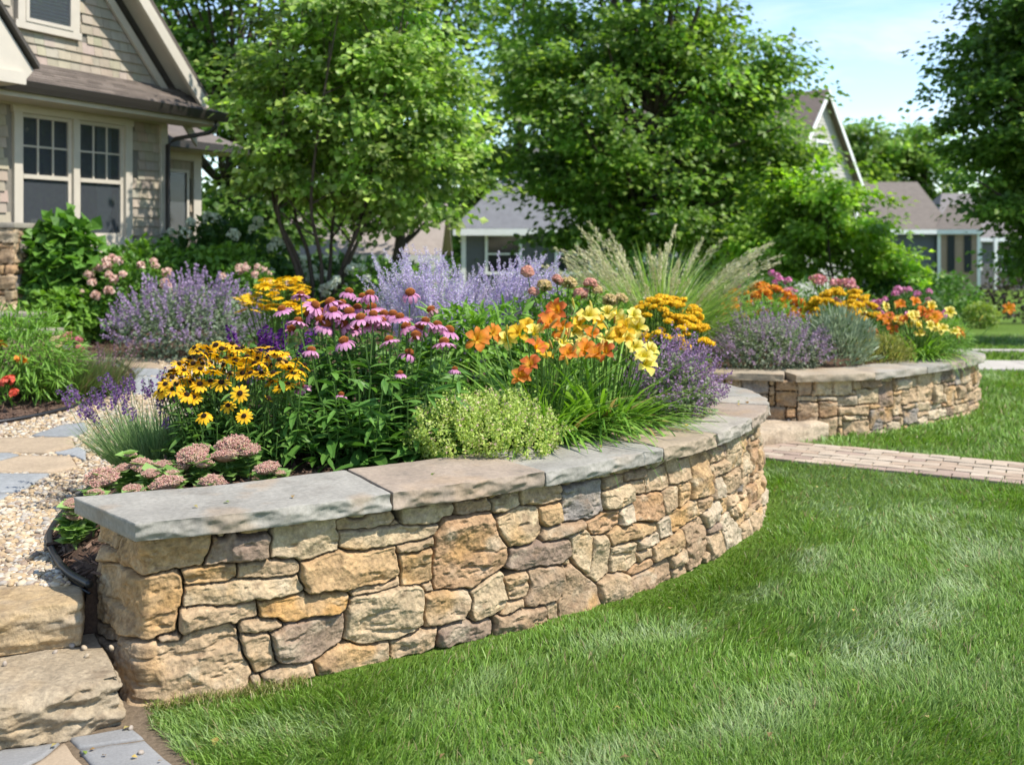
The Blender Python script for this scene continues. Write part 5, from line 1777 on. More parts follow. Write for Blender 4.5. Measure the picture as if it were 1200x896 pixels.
# roses
t, c = shrub('rose_bush', 'rose bush with peach pink blooms behind the big lavender-blue catmint', 'shrub', (-4.15, 11.1, .44), (.52, .4, .48), 1500, .075, MID, 91)
rm = [ball_head(.043, 60, [(.72, .48, .39), (.76, .58, .46), (.68, .42, .36)], .036, 410 + k).mesh('flower', M_PETAL) for k in range(2)]
heads_on(t, rm, dome_pts(c, (.52, .4, .48), 26, 92, .05), 'flower', None, 93)
t, c = shrub('rose_bush', 'second rose bush with peach blooms at the right end of the catmint', 'shrub', (-2.95, 11.3, .45), (.5, .35, .42), 1200, .075, MID, 94)
heads_on(t, rm, dome_pts(c, (.5, .35, .42), 14, 95, .05), 'flower', None, 96)
t, c = shrub('pink_flower', 'tiny bright pink flower clump on the mulch by the entrance steps', 'flowers', (-4.3, 10.1, .42), (.09, .08, .10), 120, .05, MID, 97)
pm = [ball_head(.045, 40, [(.72, .22, .28), (.66, .16, .25)], .035, 420).mesh('flower', M_PETAL)]
heads_on(t, pm, [(-4.36, 10.05, .57), (-4.25, 10.04, .55), (-4.22, 10.0, .47)], 'flower', None, 98)

# ------------------------------------------------------------------ flower spikes
def spike_mesh(length, wl, floret, cols, seed, gap=.012, rad=.010, frac=.35, bend=.15, branches=0, stem_col=(.13, .2, .08), per=6):
    """Upright stem whose upper part carries whorls of small florets; origin at its foot."""
    r = np.random.default_rng(seed)
    mb = MB()
    a = r.uniform(0, 6.28)
    def one(b, dirn, ln, fr):
        s = np.linspace(0, 1, 7)
        p = b + dirn * (s * ln)[:, None] + np.array([math.cos(a), math.sin(a), 0]) * (bend * ln * s ** 2)[:, None]
        tube(mb, p, np.linspace(.0022, .0012, 7), 4, stem_col)
        n = max(3, int(ln * fr / gap))
        for k in range(n):
            f = 1 - fr * (1 - k / n)
            q = np.array([np.interp(f, s, p[:, j]) for j in range(3)])
            tp = 1 - .6 * (k / n)
            d = nrm(np.c_[r.normal(size=(per, 2)), r.normal(.25, .3, per)])
            P = q + d * rad * tp * r.uniform(.5, 1.1, (per, 1))
            M = frames(d + r.normal(0, .2, (per, 3)), r.normal(size=(per, 3))) * (floret * tp ** .5 * r.uniform(.7, 1.2, per))[:, None, None]
            c = np.array(cols)[r.integers(0, len(cols), per)] * r.uniform(.8, 1.15, (per, 1))
            mb.inst(LEAF * np.array([1.5, 1, 1]), LEAF_F, M, P, np.clip(c, 0, 1))
        return p
    p = one(np.zeros(3), np.array([0, 0, 1.]), length, frac)
    for k in range(branches):
        f = r.uniform(.35, .8)
        q = np.array([np.interp(f, np.linspace(0, 1, 7), p[:, j]) for j in range(3)])
        b = r.uniform(0, 6.28)
        one(q, nrm(np.array([math.cos(b) * .55, math.sin(b) * .55, 1])), length * r.uniform(.22, .36), .8)
    return mb

def fan(t, meshes, base, spread, n, seed, name='flower_spike', tilt=.35, smin=.8, smax=1.15, lean=(0, 0)):
    r = np.random.default_rng(seed)
    for k in range(n):
        a, q = r.uniform(0, 6.28), math.sqrt(r.uniform(0, 1))
        x, y = math.cos(a) * q, math.sin(a) * q
        dv = Vector((x * tilt + lean[0], y * tilt + lean[1], 1)).normalized()
        e = dv.to_track_quat('Z', 'Y').to_euler()
        place(meshes[k % len(meshes)], name, t, (base[0] + x * spread[0], base[1] + y * spread[1], base[2]), e, r.uniform(smin, smax))

def needle_tuft(mb, base, spread, n, ln, cols, seed, wd=.004, a0=.35, bend=.3):
    r = np.random.default_rng(seed)
    az = r.uniform(0, 6.28, n)
    q = np.sqrt(r.uniform(0, 1, n))
    B = np.c_[base[0] + np.cos(az) * q * spread[0], base[1] + np.sin(az) * q * spread[1], np.full(n, base[2])]
    c = np.array(cols)[r.integers(0, len(cols), n)] * r.uniform(.8, 1.2, (n, 1))
    blades(mb, B, az + r.normal(0, .4, n), ln * r.uniform(.6, 1.15, n), a0 * q + np.abs(r.normal(.08, .1, n)), r.normal(bend, .2, n), wd * r.uniform(.7, 1.3, n), 4, c, yaw=r.uniform(-1.3, 1.3, n))

def bz(x, y):
    return float(bed_z(np.array([x]), np.array([y]))[0])

# lavender at the near left of the bed
b = (-1.62, 4.70, bz(-1.62, 4.70) - .02)
t = thing('lavender', 'lavender with dark violet spikes leaning over the pale gravel', 'flowers', b)
mb = MB()
needle_tuft(mb, b, (.22, .16), 1500, .27, [(.19, .29, .11), (.24, .33, .14), (.15, .25, .08)], 500, .0042, .75, .15)
needle_tuft(mb, (b[0] + .16, b[1] + .02, b[2]), (.18, .15), 650, .23, [(.19, .29, .11), (.24, .33, .14), (.15, .25, .08)], 501, .0042, .6, .15)
mb.build('foliage', M_LEAF, t)
lv = [spike_mesh(.42, 0, .017, [(.20, .105, .25), (.26, .155, .32), (.15, .08, .19)], 510 + k, .012, .011, .19).mesh('flower_spike', M_PETAL) for k in range(4)]
fan(t, lv, b, (.26, .18), 56, 520, tilt=.7, lean=(-.04, -.14), smin=.75, smax=1.08)
fan(t, lv, (b[0] + .20, b[1] + .04, b[2]), (.18, .12), 12, 521, tilt=.4, smin=.85, smax=1.12)
# salvia behind the yellow daisies
t = thing('salvia', 'deep purple salvia spikes rising behind the black-eyed daisies', 'flowers', (-1.28, 5.15, bz(-1.28, 5.15)))
sv = [spike_mesh(.55, 0, .026, [(.12, .03, .19), (.17, .05, .25), (.09, .02, .14)], 530 + k, .014, .016, .26).mesh('flower_spike', M_PETAL) for k in range(3)]
fan(t, sv, (-1.28, 5.15, bz(-1.28, 5.15)), (.22, .1), 11, 531, tilt=.15, smin=.9, smax=1.05)
mb = MB()
bush_mesh(mb, (-1.28, 5.15, .70), (.3, .2, .22), 500, .06, MID, 532)
mb.build('foliage', M_LEAF, t)

def catmint(label, base, r3, n, cols, seed, fl=.016, ns=260, name='catmint', leafc=GREYG, group='mounded catmint plants'):
    t = thing(name, label, 'flowers', base, group)
    c = np.asarray(base, float) + np.array([0, 0, r3[2] * .62])
    mb = MB()
    bush_mesh(mb, c, np.array(r3) * .92, n, .034 if r3[0] < .6 else .045, leafc, seed, jag=.2, shell=.3)
    mb.build('foliage', M_LEAF, t)
    r = np.random.default_rng(seed + 1)
    mb = MB()
    d = nrm(r.normal(size=(ns * 4, 3)))
    d = d[d[:, 2] > -.3][:ns]
    ns = len(d)
    P0 = c + d * np.asarray(r3) * (1 + .15 * fbm(d * 3 + seed, 2, seed))[:, None] * .86
    ax = nrm(d * .75 + np.array([0, 0, .75]) + r.normal(0, .22, (ns, 3)))
    ln = r.uniform(.10, .22, ns) * (r3[2] / .36) ** .5
    per = 26
    f = r.uniform(0, 1, (ns, per))
    Q = P0[:, None] + ax[:, None] * (ln[:, None] * f)[..., None] + r.normal(0, 1, (ns, per, 3)) * (.010 * (1.15 - f))[..., None]
    Q = Q.reshape(-1, 3)
    N = len(Q)
    M = frames(np.repeat(ax, per, 0) + r.normal(0, .8, (N, 3)), r.normal(size=(N, 3))) * (fl * r.uniform(.6, 1.2, N))[:, None, None]
    cc = np.array(cols)[r.integers(0, len(cols), N)] * r.uniform(.8, 1.15, (N, 1))
    mb.inst(LEAF * np.array([1.7, 1, 1]), LEAF_F, M, Q, np.clip(cc, 0, 1))
    o = mb.build('blossom', M_PETAL, t)
    o['kind'] = 'stuff'
    return t
VIO = [(.38, .27, .41), (.44, .34, .47), (.31, .22, .35)]
catmint('largest catmint, a broad grey-green mound of lavender-blue flowers by the far flagstones', (-3.08, 9.75, .40), (.74, .6, .46), 4600, VIO, 540, .022, 240)
catmint('violet catmint spilling over the coping of the near wall', (.86, 5.46, .53), (.22, .30, .25), 2800, [(.33, .20, .33), (.40, .27, .40), (.27, .16, .27)], 541, .012, 260, leafc=[(.17, .21, .10), (.2, .24, .13)])
catmint('violet-grey catmint spilling over the left part of the smaller wall', (2.12, 8.42, .43), (.50, .30, .27), 3200, [(.38, .26, .36), (.44, .33, .42), (.32, .22, .31)], 542, .015, 230, leafc=[(.18, .22, .13), (.22, .25, .16)])

# Russian sage: tall branched spikes
b = (-.30, 6.5, .50)
t = thing('russian_sage', 'tall airy Russian sage with pale lavender spikes in front of the trees', 'flowers', b)
rs = [spike_mesh(.92, 0, .0135, [(.55, .44, .66), (.61, .51, .70), (.48, .37, .60), (.64, .60, .68)], 550 + k, .013, .012, .64, .10, 8, (.52, .53, .49), 5).mesh('flower_spike', M_PETAL) for k in range(5)]
fan(t, rs, b, (.38, .25), 80, 551, tilt=.26, smin=.66, smax=1.08, lean=(.03, 0))
mb = MB()
bush_mesh(mb, (-.3, 6.5, .72), (.5, .3, .25), 900, .05, GREYG, 552)
mb.build('foliage', M_LEAF, t)

# ------------------------------------------------------------------ composite flowers
def petal_strip(ln, wd, segs, droop, r0, cup=.15, tip=.35):
    t = np.linspace(0, 1, segs + 1)
    prof = np.interp(t, [0, .25, .65, .9, 1], [.45, .8, 1, .8, tip])
    ang = droop * t
    x = r0 + np.concatenate([[0], np.cumsum(np.cos(-(ang[1:] + ang[:-1]) / 2) * ln / segs)])
    z = np.concatenate([[0], np.cumsum(-np.sin((ang[1:] + ang[:-1]) / 2) * ln / segs)])
    v, f = [], []
    for k in range(segs + 1):
        hw = wd / 2 * prof[k]
        v += [[-hw, x[k], z[k] - cup * hw], [0, x[k], z[k]], [hw, x[k], z[k] - cup * hw]]
    for k in range(segs):
        i = 3 * k
        f += [[i, i + 1, i + 4, i + 3], [i + 1, i + 2, i + 5, i + 4]]
    return np.array(v), [np.array(f)], np.repeat(t, 3)

def daisy(np_, ln, wd, droop, r0, cin, cout, seed, layers=1):
    r = np.random.default_rng(seed)
    mb = MB()
    for k in range(np_):
        v, f, t = petal_strip(ln * r.uniform(.88, 1.08), wd * r.uniform(.85, 1.1), 4, droop * r.uniform(.7, 1.25), r0)
        a = 2 * np.pi * (k + r.uniform(-.22, .22)) / np_
        ca, sa = math.cos(a), math.sin(a)
        w_ = np.c_[ca * v[:, 0] - sa * v[:, 1], sa * v[:, 0] + ca * v[:, 1], v[:, 2] + r.uniform(-.002, .002)]
        c = (np.array(cin)[None] * (1 - t[:, None]) + np.array(cout)[None] * t[:, None]) * r.uniform(.85, 1.12)
        mb.add(w_, f, np.clip(c, 0, 1))
    return mb

def cone_mb(rad, h, ca, cb, seed):
    r = np.random.default_rng(seed)
    n = 90
    mb = MB()
    v, f = ICO2, ICO2_F
    mb.add(v * np.array([rad, rad, h]) + np.array([0, 0, h * .25]), f, ca)
    i = np.arange(n)
    ph = i * 2.399963
    zz = 1 - i / n * .95
    rr = np.sqrt(np.clip(1 - zz ** 2, 0, 1))
    d = np.c_[rr * np.cos(ph), rr * np.sin(ph), zz]
    P = d * np.array([rad, rad, h]) * 1.02 + np.array([0, 0, h * .25])
    M = frames(d, r.normal(size=(n, 3))) * np.array([rad * .11, rad * .22, rad * .11])[None, None, :]
    c = np.array(ca)[None] * (1 - zz[:, None]) + np.array(cb)[None] * zz[:, None]
    mb.inst(OCT, OCT_F, M, P, c * r.uniform(.8, 1.2, (n, 1)))
    return mb

def flower_pair(t, pm, cm, p, rot, sc):
    f = place(pm, 'flower', t, p, rot, sc)
    g = bpy.data.objects.new('cone', cm)
    COL.objects.link(g)
    g.parent = f
    return f

def leafy_stems(mb, base, tops, seed, nl, leaf, cols, tmpl, lo=.1, hi=.75, stem_r=.0035, spread=.35, stem_col=(.10, .19, .04)):
    """Stems from the crown of the plant to each flower, with leaves along them."""
    r = np.random.default_rng(seed)
    tv, tf = tmpl
    for p in tops:
        p = np.asarray(p, float)
        b = np.array([base[0] + (p[0] - base[0]) * .7 + r.normal(0, .03), base[1] + (p[1] - base[1]) * .7 + r.normal(0, .03), base[2]])
        path = catmull([b, (b + p) / 2 + r.normal(0, .012, 3), p], 5)
        tube(mb, path, stem_r, 5, stem_col)
        k = nl
        f = r.uniform(lo, hi, k)
        Q = np.stack([np.interp(f, np.linspace(0, 1, len(path)), path[:, j]) for j in range(3)], -1)
        a = r.uniform(0, 6.28, k)
        dr = nrm(np.c_[np.cos(a), np.sin(a), r.normal(.15, .3, k)])
        M = frames(dr, np.array([0, 0, 1]) + r.normal(0, .25, (k, 3))) * (leaf * (1.15 - .6 * f) * r.uniform(.75, 1.25, k))[:, None, None]
        c = np.array(cols)[r.integers(0, len(cols), k)] * r.uniform(.8, 1.2, (k, 1))
        mb.inst(tv, tf, M, Q, c)

CON = [(418,195),(487,140),(523,208),(600,170),(668,130),(747,140),(755,190),(670,207),(642,175),(713,230),(833,215),(898,135),(978,198),(955,240),(885,262),(650,315),(527,350),(893,360),(1043,275),(1025,320),(860,435),(640,515),(487,485),(435,365),(562,205),(478,240),(790,240),(740,255),(1065,420),(920,295),(820,310),(700,190),(610,200),(560,235),(580,255),(630,235),(690,265),(540,180),(760,215),(800,215),(655,255),(450,270),(860,225),(930,265),(1000,255),(720,150),(590,225)]
cb_ = (-.60, 4.65, bz(-.6, 4.65))
t = thing('coneflower', 'tall purple coneflower clump with drooping pink petals and orange cones', 'flowers', cb_)
cm = [cone_mb(.0185, .0165, (.20, .055, .015), (.42, .15, .03), 560 + k).mesh('cone', M_CONE, True) for k in range(2)]
pmv = [daisy((15, 13, 16, 12, 14, 9)[k], .043, .0165, .75 + .22 * k, .013, (.50, .18, .36), (.64, .32, .47), 565 + k).mesh('flower', M_PETAL, True) for k in range(6)]
pmv += [daisy(11, .034, .011, 1.9, .013, (.36, .17, .20), (.42, .26, .24), 575).mesh('flower', M_PETAL, True), daisy(6, .03, .012, 1.6, .013, (.42, .18, .26), (.5, .26, .33), 576).mesh('flower', M_PETAL, True)]
tops = []
r_ = np.random.default_rng(570)
for k, (x, y) in enumerate(CON):
    px, py = 200 + x / 3.2, 300 + y / 3.2
    Yd = 4.95 - (py - 335) / 165 * .55 + r_.normal(0, .05)
    p = ray(px, py + 2, Yd)
    tops.append(p - np.array([0, 0, .006]))
    sc = .7 if k in (20, 21, 28, 23) else r_.uniform(.98, 1.25)
    flower_pair(t, pmv[6 + k % 2 if k in (12, 24, 29, 33, 41, 46) else k % 6], cm[k % 2], tuple(p), (r_.normal(.10, .24), r_.normal(0, .24), r_.uniform(0, 6.28)), sc)
mb = MB()
leafy_stems(mb, cb_, tops, 571, 13, .15, [(.10, .22, .036), (.13, .26, .046), (.075, .175, .028)], (LNC, LNC_F), .05, .8)
ex = [np.array([r_.uniform(-1.02, -.22), r_.uniform(4.38, 4.85), r_.uniform(.72, .98)]) for _ in range(46)]
leafy_stems(mb, cb_, ex, 572, 13, .16, [(.10, .22, .036), (.13, .265, .046), (.075, .175, .028)], (LNC, LNC_F), .0, 1.0)
mb.build('foliage', M_LEAF, t)

BES = [(90,345),(130,370),(170,335),(230,330),(270,345),(315,350),(355,380),(400,355),(120,405),(95,437),(165,375),(230,372),(315,405),(375,410),(280,425),(240,400),(200,410),(150,400),(190,475),(60,520),(85,530),(260,515),(365,535),(215,560),(125,600),(275,600),(40,460),(20,430),(60,440),(300,440),(340,440),(410,390),(430,400),(460,440),(490,430),(415,490),(210,345),(195,430),(20,480),(-20,480),(-10,450),(10,500),(-35,505),(330,365),(285,380),(350,340),(250,350),(140,345),(110,385),(180,355),(445,420),(385,440),(60,400),(30,405),(205,385),(265,405),(100,360),(150,365),(190,350),(300,355),(325,385),(240,385),(160,430),(110,425),(75,470),(345,460),(380,470),(5,455),(50,430),(230,345),(390,370),(270,440),(320,430),(480,455),(450,405),(500,410),(470,390),(70,385),(45,420),(85,405),(-25,465),(0,435),(420,365),(440,480),(355,410),(225,440),(150,470),(110,480)]
bb = (-1.18, 4.5, bz(-1.18, 4.5))
t = thing('black_eyed_susan', 'low clump of yellow daisies with dark centres beside the coneflowers', 'flowers', bb)
cm2 = [cone_mb(.0115, .0095, (.022, .012, .008), (.045, .022, .01), 580).mesh('cone', M_CONE, True)]
pm2b = [daisy(9, .016, .008, -.6, .009, (.45, .40, .03), (.62, .42, .02), 588).mesh('flower', M_PETAL, True), daisy(7, .03, .011, 1.5, .009, (.55, .30, .03), (.60, .36, .06), 589).mesh('flower', M_PETAL, True)]
pm2 = [daisy((13, 12, 14, 10, 13)[k], .036, .0135, .15 + .22 * k, .009, (.74, .36, .008), (.84, .52, .018), 582 + k).mesh('flower', M_PETAL, True) for k in range(5)]
tops = []
for k, (x, y) in enumerate(BES):
    px, py = 200 + x / 3.2, 300 + y / 3.2
    Yd = 4.62 - (py - 400) / 100 * .42 + r_.normal(0, .05)
    p = ray(px, py, Yd)
    tops.append(p - np.array([0, 0, .005]))
    lowf = (py > 448)
    flower_pair(t, pm2b[k % 2] if k % 9 == 4 else pm2[k % 5], cm2[0], tuple(p), (r_.normal(.75 if lowf else .3, .28), r_.normal(0, .32), r_.uniform(0, 6.28) if not lowf else r_.uniform(0, .5)), r_.uniform(.78, 1.10))
mb = MB()
leafy_stems(mb, bb, tops, 586, 9, .095, [(.10, .20, .04), (.13, .24, .05), (.075, .165, .032)], (LNC, LNC_F), .1, .8, .0028)
ex = [np.array([r_.uniform(-1.5, -.92), r_.uniform(4.3, 4.7), r_.uniform(.62, .86)]) for _ in range(44)]
leafy_stems(mb, bb, ex, 587, 10, .10, [(.10, .20, .038), (.13, .24, .048), (.075, .165, .03)], (LNC, LNC_F), .0, 1.0, .0028)
mb.build('foliage', M_LEAF, t)

# stonecrop with flat dusty pink heads
SED = [(98,193,52),(75,240,30),(215,158,40),(160,165,28),(180,125,20),(190,228,34),(285,212,52),(300,182,26),(365,125,52),(275,158,34),(420,205,42),(478,96,52),(462,128,46),(522,112,40),(580,165,40),(608,182,28),(240,180,28),(330,160,30),(20,300,34),(12,268,30),(395,150,30)]
sb_ = (-1.35, 3.98, bz(-1.35, 3.98))
t = thing('stonecrop', 'low stonecrop with flat dusty pink heads behind the near end of the coping', 'flowers', sb_)
hm = []
for k in range(4):
    r2 = np.random.default_rng(600 + k)
    m = MB()
    n = 950
    d = nrm(r2.normal(size=(n, 3)))
    d[:, 2] = np.abs(d[:, 2])
    lump = 1 + .30 * fbm(d * 4.2 + k * 7, 2, k)
    P = d * np.array([1, 1, .52]) * lump[:, None] * r2.uniform(.9, 1.03, (n, 1))
    M = rot_scale(n, r2.uniform(.035, .062, n))
    c = np.array([(.62, .34, .28), (.66, .41, .33), (.57, .29, .25), (.68, .49, .38), (.56, .45, .28)])[r2.integers(0, 5, n)] * r2.uniform(.8, 1.2, (n, 1))
    m.inst(OCT, OCT_F, M, P, c)
    m.add(ICO2 * np.array([.9, .9, .42]), ICO2_F, (.40, .26, .17))
    hm.append(m.mesh('flower_head', M_PETAL))
green_h = None
mb = MB()
for k, (x, y, rr) in enumerate(SED):
    px, py = 80 + x / 2.49, 480 + y / 2.49
    Yd = 4.22 - (py - 520) / 60 * .32 + r_.normal(0, .03)
    if px < 92:
        Yd = 3.86
    p = ray(px, py + 3, Yd)
    rad = rr / 2.49 / 1200 * Yd * .92
    place(hm[k % 4], 'flower_head', t, tuple(p), (r_.normal(.1, .12), r_.normal(0, .12), r_.uniform(0, 6.28)), rad)
    zb = bz(p[0], p[1])
    b = np.array([p[0] + r_.normal(0, .015), p[1] + r_.normal(.02, .015), zb])
    path = catmull([b, (b + p) / 2 + r_.normal(0, .008, 3), p], 4)
    tube(mb, path, .004, 6, (.20, .30, .10))
    n = 44
    f = r_.uniform(.1, 1.0, n)
    Q = np.stack([np.interp(f, np.linspace(0, 1, len(path)), path[:, j]) for j in range(3)], -1)
    a = r_.uniform(0, 6.28, n)
    M = frames(np.c_[np.cos(a), np.sin(a), r_.uniform(.2, .9, n)], np.c_[np.zeros((n, 2)), np.ones(n)] + r_.normal(0, .2, (n, 3))) * (.062 * r_.uniform(.7, 1.2, n))[:, None, None]
    mb.inst(LEAF * np.array([1.5, 1, 1.3]), LEAF_F, M, Q, mixcol([(.22, .36, .09), (.28, .42, .13), (.17, .29, .07)], n, .15))
mb.build('foliage', M_LEAF, t)

# creeping thyme mound over the coping
tb = (-.12, 4.50, .52)
t = thing('thyme', 'fine-leaved yellow-green thyme mound spilling onto the coping', 'herb', tb)
mb = MB()
r2 = np.random.default_rng(620)
n = 520
d = nrm(r2.normal(size=(n * 3, 3)))
d = d[d[:, 2] > -.05][:n]
n = len(d)
c0 = np.array([-.12, 4.50, .60])
E = c0 + d * np.array([.30, .24, .17]) * (1 + .22 * fbm(d * 3, 2, 8))[:, None]
ax = nrm(d * .6 + np.array([0, 0, .8]) + r2.normal(0, .2, (n, 3)))
per = 26
f = r2.uniform(-.5, 1, (n, per))
Q = (E[:, None] + ax[:, None] * (.085 * f)[..., None] + r2.normal(0, .006, (n, per, 3))).reshape(-1, 3)
N = len(Q)
M = frames(np.repeat(ax, per, 0) * .5 + r2.normal(0, .8, (N, 3)), np.array([0, 0, .6]) + r2.normal(0, .6, (N, 3))) * (.0125 * r2.uniform(.6, 1.2, N))[:, None, None]
cc = np.array([(.40, .50, .10), (.47, .56, .14), (.32, .43, .08), (.52, .56, .20)])[r2.integers(0, 4, N)]
pk = (r2.uniform(size=N) < .13) & (f.reshape(-1) > .55)
cc[pk] = np.array([.50, .36, .27])
mb.inst(LEAF * np.array([1.7, 1, 1]), LEAF_F, M, Q, cc * r2.uniform(.85, 1.15, (N, 1)))
mb.build('foliage', M_LEAF, t)

# ------------------------------------------------------------------ daylilies
def lily(cin, cmid, cout, seed, ln=.078):
    r = np.random.default_rng(seed)
    mb = MB()
    for k in range(6):
        wd = (.046 if k % 2 else .032) * r.uniform(.9, 1.1)
        segs = 6
        t = np.linspace(0, 1, segs + 1)
        el = np.interp(t, [0, .4, .75, 1], [1.35, .95, .3, -.5]) + r.normal(0, .22)
        x = np.concatenate([[0], np.cumsum(np.cos(el[1:]) * ln / segs)])
        z = np.concatenate([[0], np.cumsum(np.sin(el[1:]) * ln / segs)])
        prof = np.interp(t, [0, .3, .65, .9, 1], [.2, .6, 1, .7, .12])
        a = 2 * np.pi * k / 6 + r.normal(0, .08)
        ca, sa = math.cos(a), math.sin(a)
        v, f = [], []
        for i in range(segs + 1):
            hw = wd / 2 * prof[i]
            wv = .0045 * prof[i] * math.sin(i * 2.4 + k * 1.7)
            v += [[-hw, x[i] + wv * .5, z[i] + .22 * hw + wv], [0, x[i], z[i]], [hw, x[i] - wv * .5, z[i] + .22 * hw - wv * .8]]
        for i in range(segs):
            q = 3 * i
            f += [[q, q + 1, q + 4, q + 3], [q + 1, q + 2, q + 5, q + 4]]
        v = np.array(v)
        w_ = np.c_[ca * v[:, 0] - sa * v[:, 1], sa * v[:, 0] + ca * v[:, 1], v[:, 2]]
        tt = np.repeat(t, 3)
        c = np.stack([np.interp(tt, [0, .3, .55, 1], [cin[j], cin[j], cmid[j], cout[j]]) for j in range(3)], -1)
        rib = np.tile([.93, 1.12, .93], segs + 1)[:, None] * (1 + .12 * r.normal(size=(len(tt), 1)))
        mb.add(w_, [np.array(f)], np.clip(c * rib * r.uniform(.88, 1.08), 0, 1))
    for k in range(6):
        a = r.uniform(0, 6.28)
        tube(mb, [(0, 0, .01), (.006 * math.cos(a), .006 * math.sin(a), .05), (.014 * math.cos(a), .014 * math.sin(a), .072)], .0011, 4, cin)
    return mb
OL = [lily((.78, .46, .05), (.66, .20, .02), (.70, .26, .06), 640 + k).mesh('flower', M_LILY, True) for k in range(2)]
RL = [lily((.76, .42, .05), (.58, .11, .025), (.62, .19, .07), 644 + k).mesh('flower', M_LILY, True) for k in range(2)]
YL = [lily((.66, .57, .06), (.84, .66, .12), (.86, .74, .26), 648 + k).mesh('flower', M_LILY, True) for k in range(3)] + [lily((.70, .50, .04), (.80, .47, .03), (.82, .52, .06), 656).mesh('flower', M_LILY, True)]
def bud_mesh(c, seed):
    mb = MB()
    s = np.linspace(0, 1, 7)
    tube(mb, np.c_[.006 * s ** 2, 0 * s, s * .062], .0068 * np.interp(s, [0, .2, .55, .85, 1], [.35, .8, 1, .75, .15]), 7, c)
    return mb.mesh('bud', M_PETAL, True)
BUDS = [bud_mesh((.55, .45, .08), 1), bud_mesh((.50, .30, .08), 2), bud_mesh((.34, .38, .10), 3)]

def daylily(label, base, blooms, buds, nleaf, seed, lens=.80, spread=.15):
    r = np.random.default_rng(seed)
    t = thing('daylily', label, 'flowers', base, 'daylilies in the beds')
    mb = MB()
    az = r.uniform(0, 6.28, nleaf)
    q = np.sqrt(r.uniform(0, 1, nleaf))
    B = np.c_[base[0] + np.cos(az) * q * spread, base[1] + np.sin(az) * q * spread, np.full(nleaf, base[2] - .01)]
    c = np.array([(.15, .29, .035), (.19, .34, .045), (.24, .39, .07), (.11, .23, .028)])[r.integers(0, 4, nleaf)] * r.uniform(.8, 1.2, (nleaf, 1))
    tan = r.uniform(size=nleaf) < .03
    c[tan] = (.36, .25, .10)
    az2 = az + r.normal(0, .5, nleaf)
    front = np.clip(np.cos(az2 + .9), 0, 1) if lens > .6 else 0 * az2
    blades(mb, B, az2, lens * r.uniform(.55, 1.15, nleaf) * (1 - .27 * front), .14 + .42 * q + np.abs(r.normal(0, .1, nleaf)), r.uniform(.7, 2.4, nleaf), .0215 * r.uniform(.7, 1.25, nleaf), 9, c, yaw=r.normal(0, .35, nleaf))
    mb.build('leaf_blades', M_LEAF, t)
    sb = MB()
    for (p, kind) in blooms:
        me = {'o': OL, 'r': RL, 'y': YL}[kind]
        me = me[r.integers(len(me))]
        dv = Vector((r.normal(.05, .35), r.normal(-.75, .3), r.uniform(.45, 1.0))).normalized()
        place(me, 'flower', t, tuple(p - np.array(dv) * .04), dv.to_track_quat('Z', 'Y').to_euler(), r.uniform(.82, 1.12))
        b = np.array([base[0] + (p[0] - base[0]) * .4, base[1] + r.normal(0, .04), base[2]])
        tube(sb, catmull([b, (b + p) / 2 + np.array([(p[0] - base[0]) * .05, 0, .03]), p - np.array(dv) * .04], 5), .0032, 5, (.12, .22, .04))
    for p in buds:
        dv = Vector((r.normal(0, .4), r.normal(-.2, .35), 1)).normalized()
        place(BUDS[r.integers(3)], 'bud', t, tuple(p - np.array(dv) * .03), dv.to_track_quat('Z', 'Y').to_euler(), r.uniform(.8, 1.2))
        b = np.array([base[0] + (p[0] - base[0]) * .4, base[1] + r.normal(0, .04), base[2]])
        tube(sb, catmull([b, (b + p) / 2 + np.array([0, 0, .02]), p - np.array(dv) * .03], 5), .0028, 5, (.12, .22, .04))
    sb.build('flower_stem', M_LEAF, t, smooth=True)
    return t
def c5(x, y, Y):
    return ray(480 + x / 3, 280 + y / 3, Y)
daylily('orange-red daylily with arching strap leaves, nearer the thyme', (.14, 4.92, .50),
        [(c5(240, 345, 4.9), 'o'), (c5(450, 362, 4.75), 'r'), (c5(422, 432, 4.6), 'r'), (c5(655, 400, 4.7), 'o'), (c5(510, 245, 5.0), 'r'), (c5(395, 480, 4.6), 'o'), (c5(300, 320, 5.0), 'o'), (c5(380, 322, 5.0), 'y'), (c5(500, 292, 4.95), 'o'), (c5(415, 300, 5.05), 'y'), (c5(480, 270, 5.05), 'r'), (c5(440, 320, 5.0), 'y'), (c5(530, 310, 5.0), 'o'), (c5(470, 385, 4.85), 'y'), (c5(540, 360, 4.9), 'y'), (c5(560, 400, 4.8), 'o'), (c5(345, 345, 5.0), 'y'), (c5(625, 385, 4.85), 'o')],
        [c5(465, 310, 4.9), c5(500, 300, 4.9), c5(580, 380, 4.8), c5(550, 425, 4.7), c5(495, 370, 4.8), c5(340, 320, 4.9), c5(540, 335, 4.9), c5(575, 225, 5.0), c5(480, 405, 4.75), c5(520, 385, 4.8), c5(560, 330, 4.9)], 520, 660)
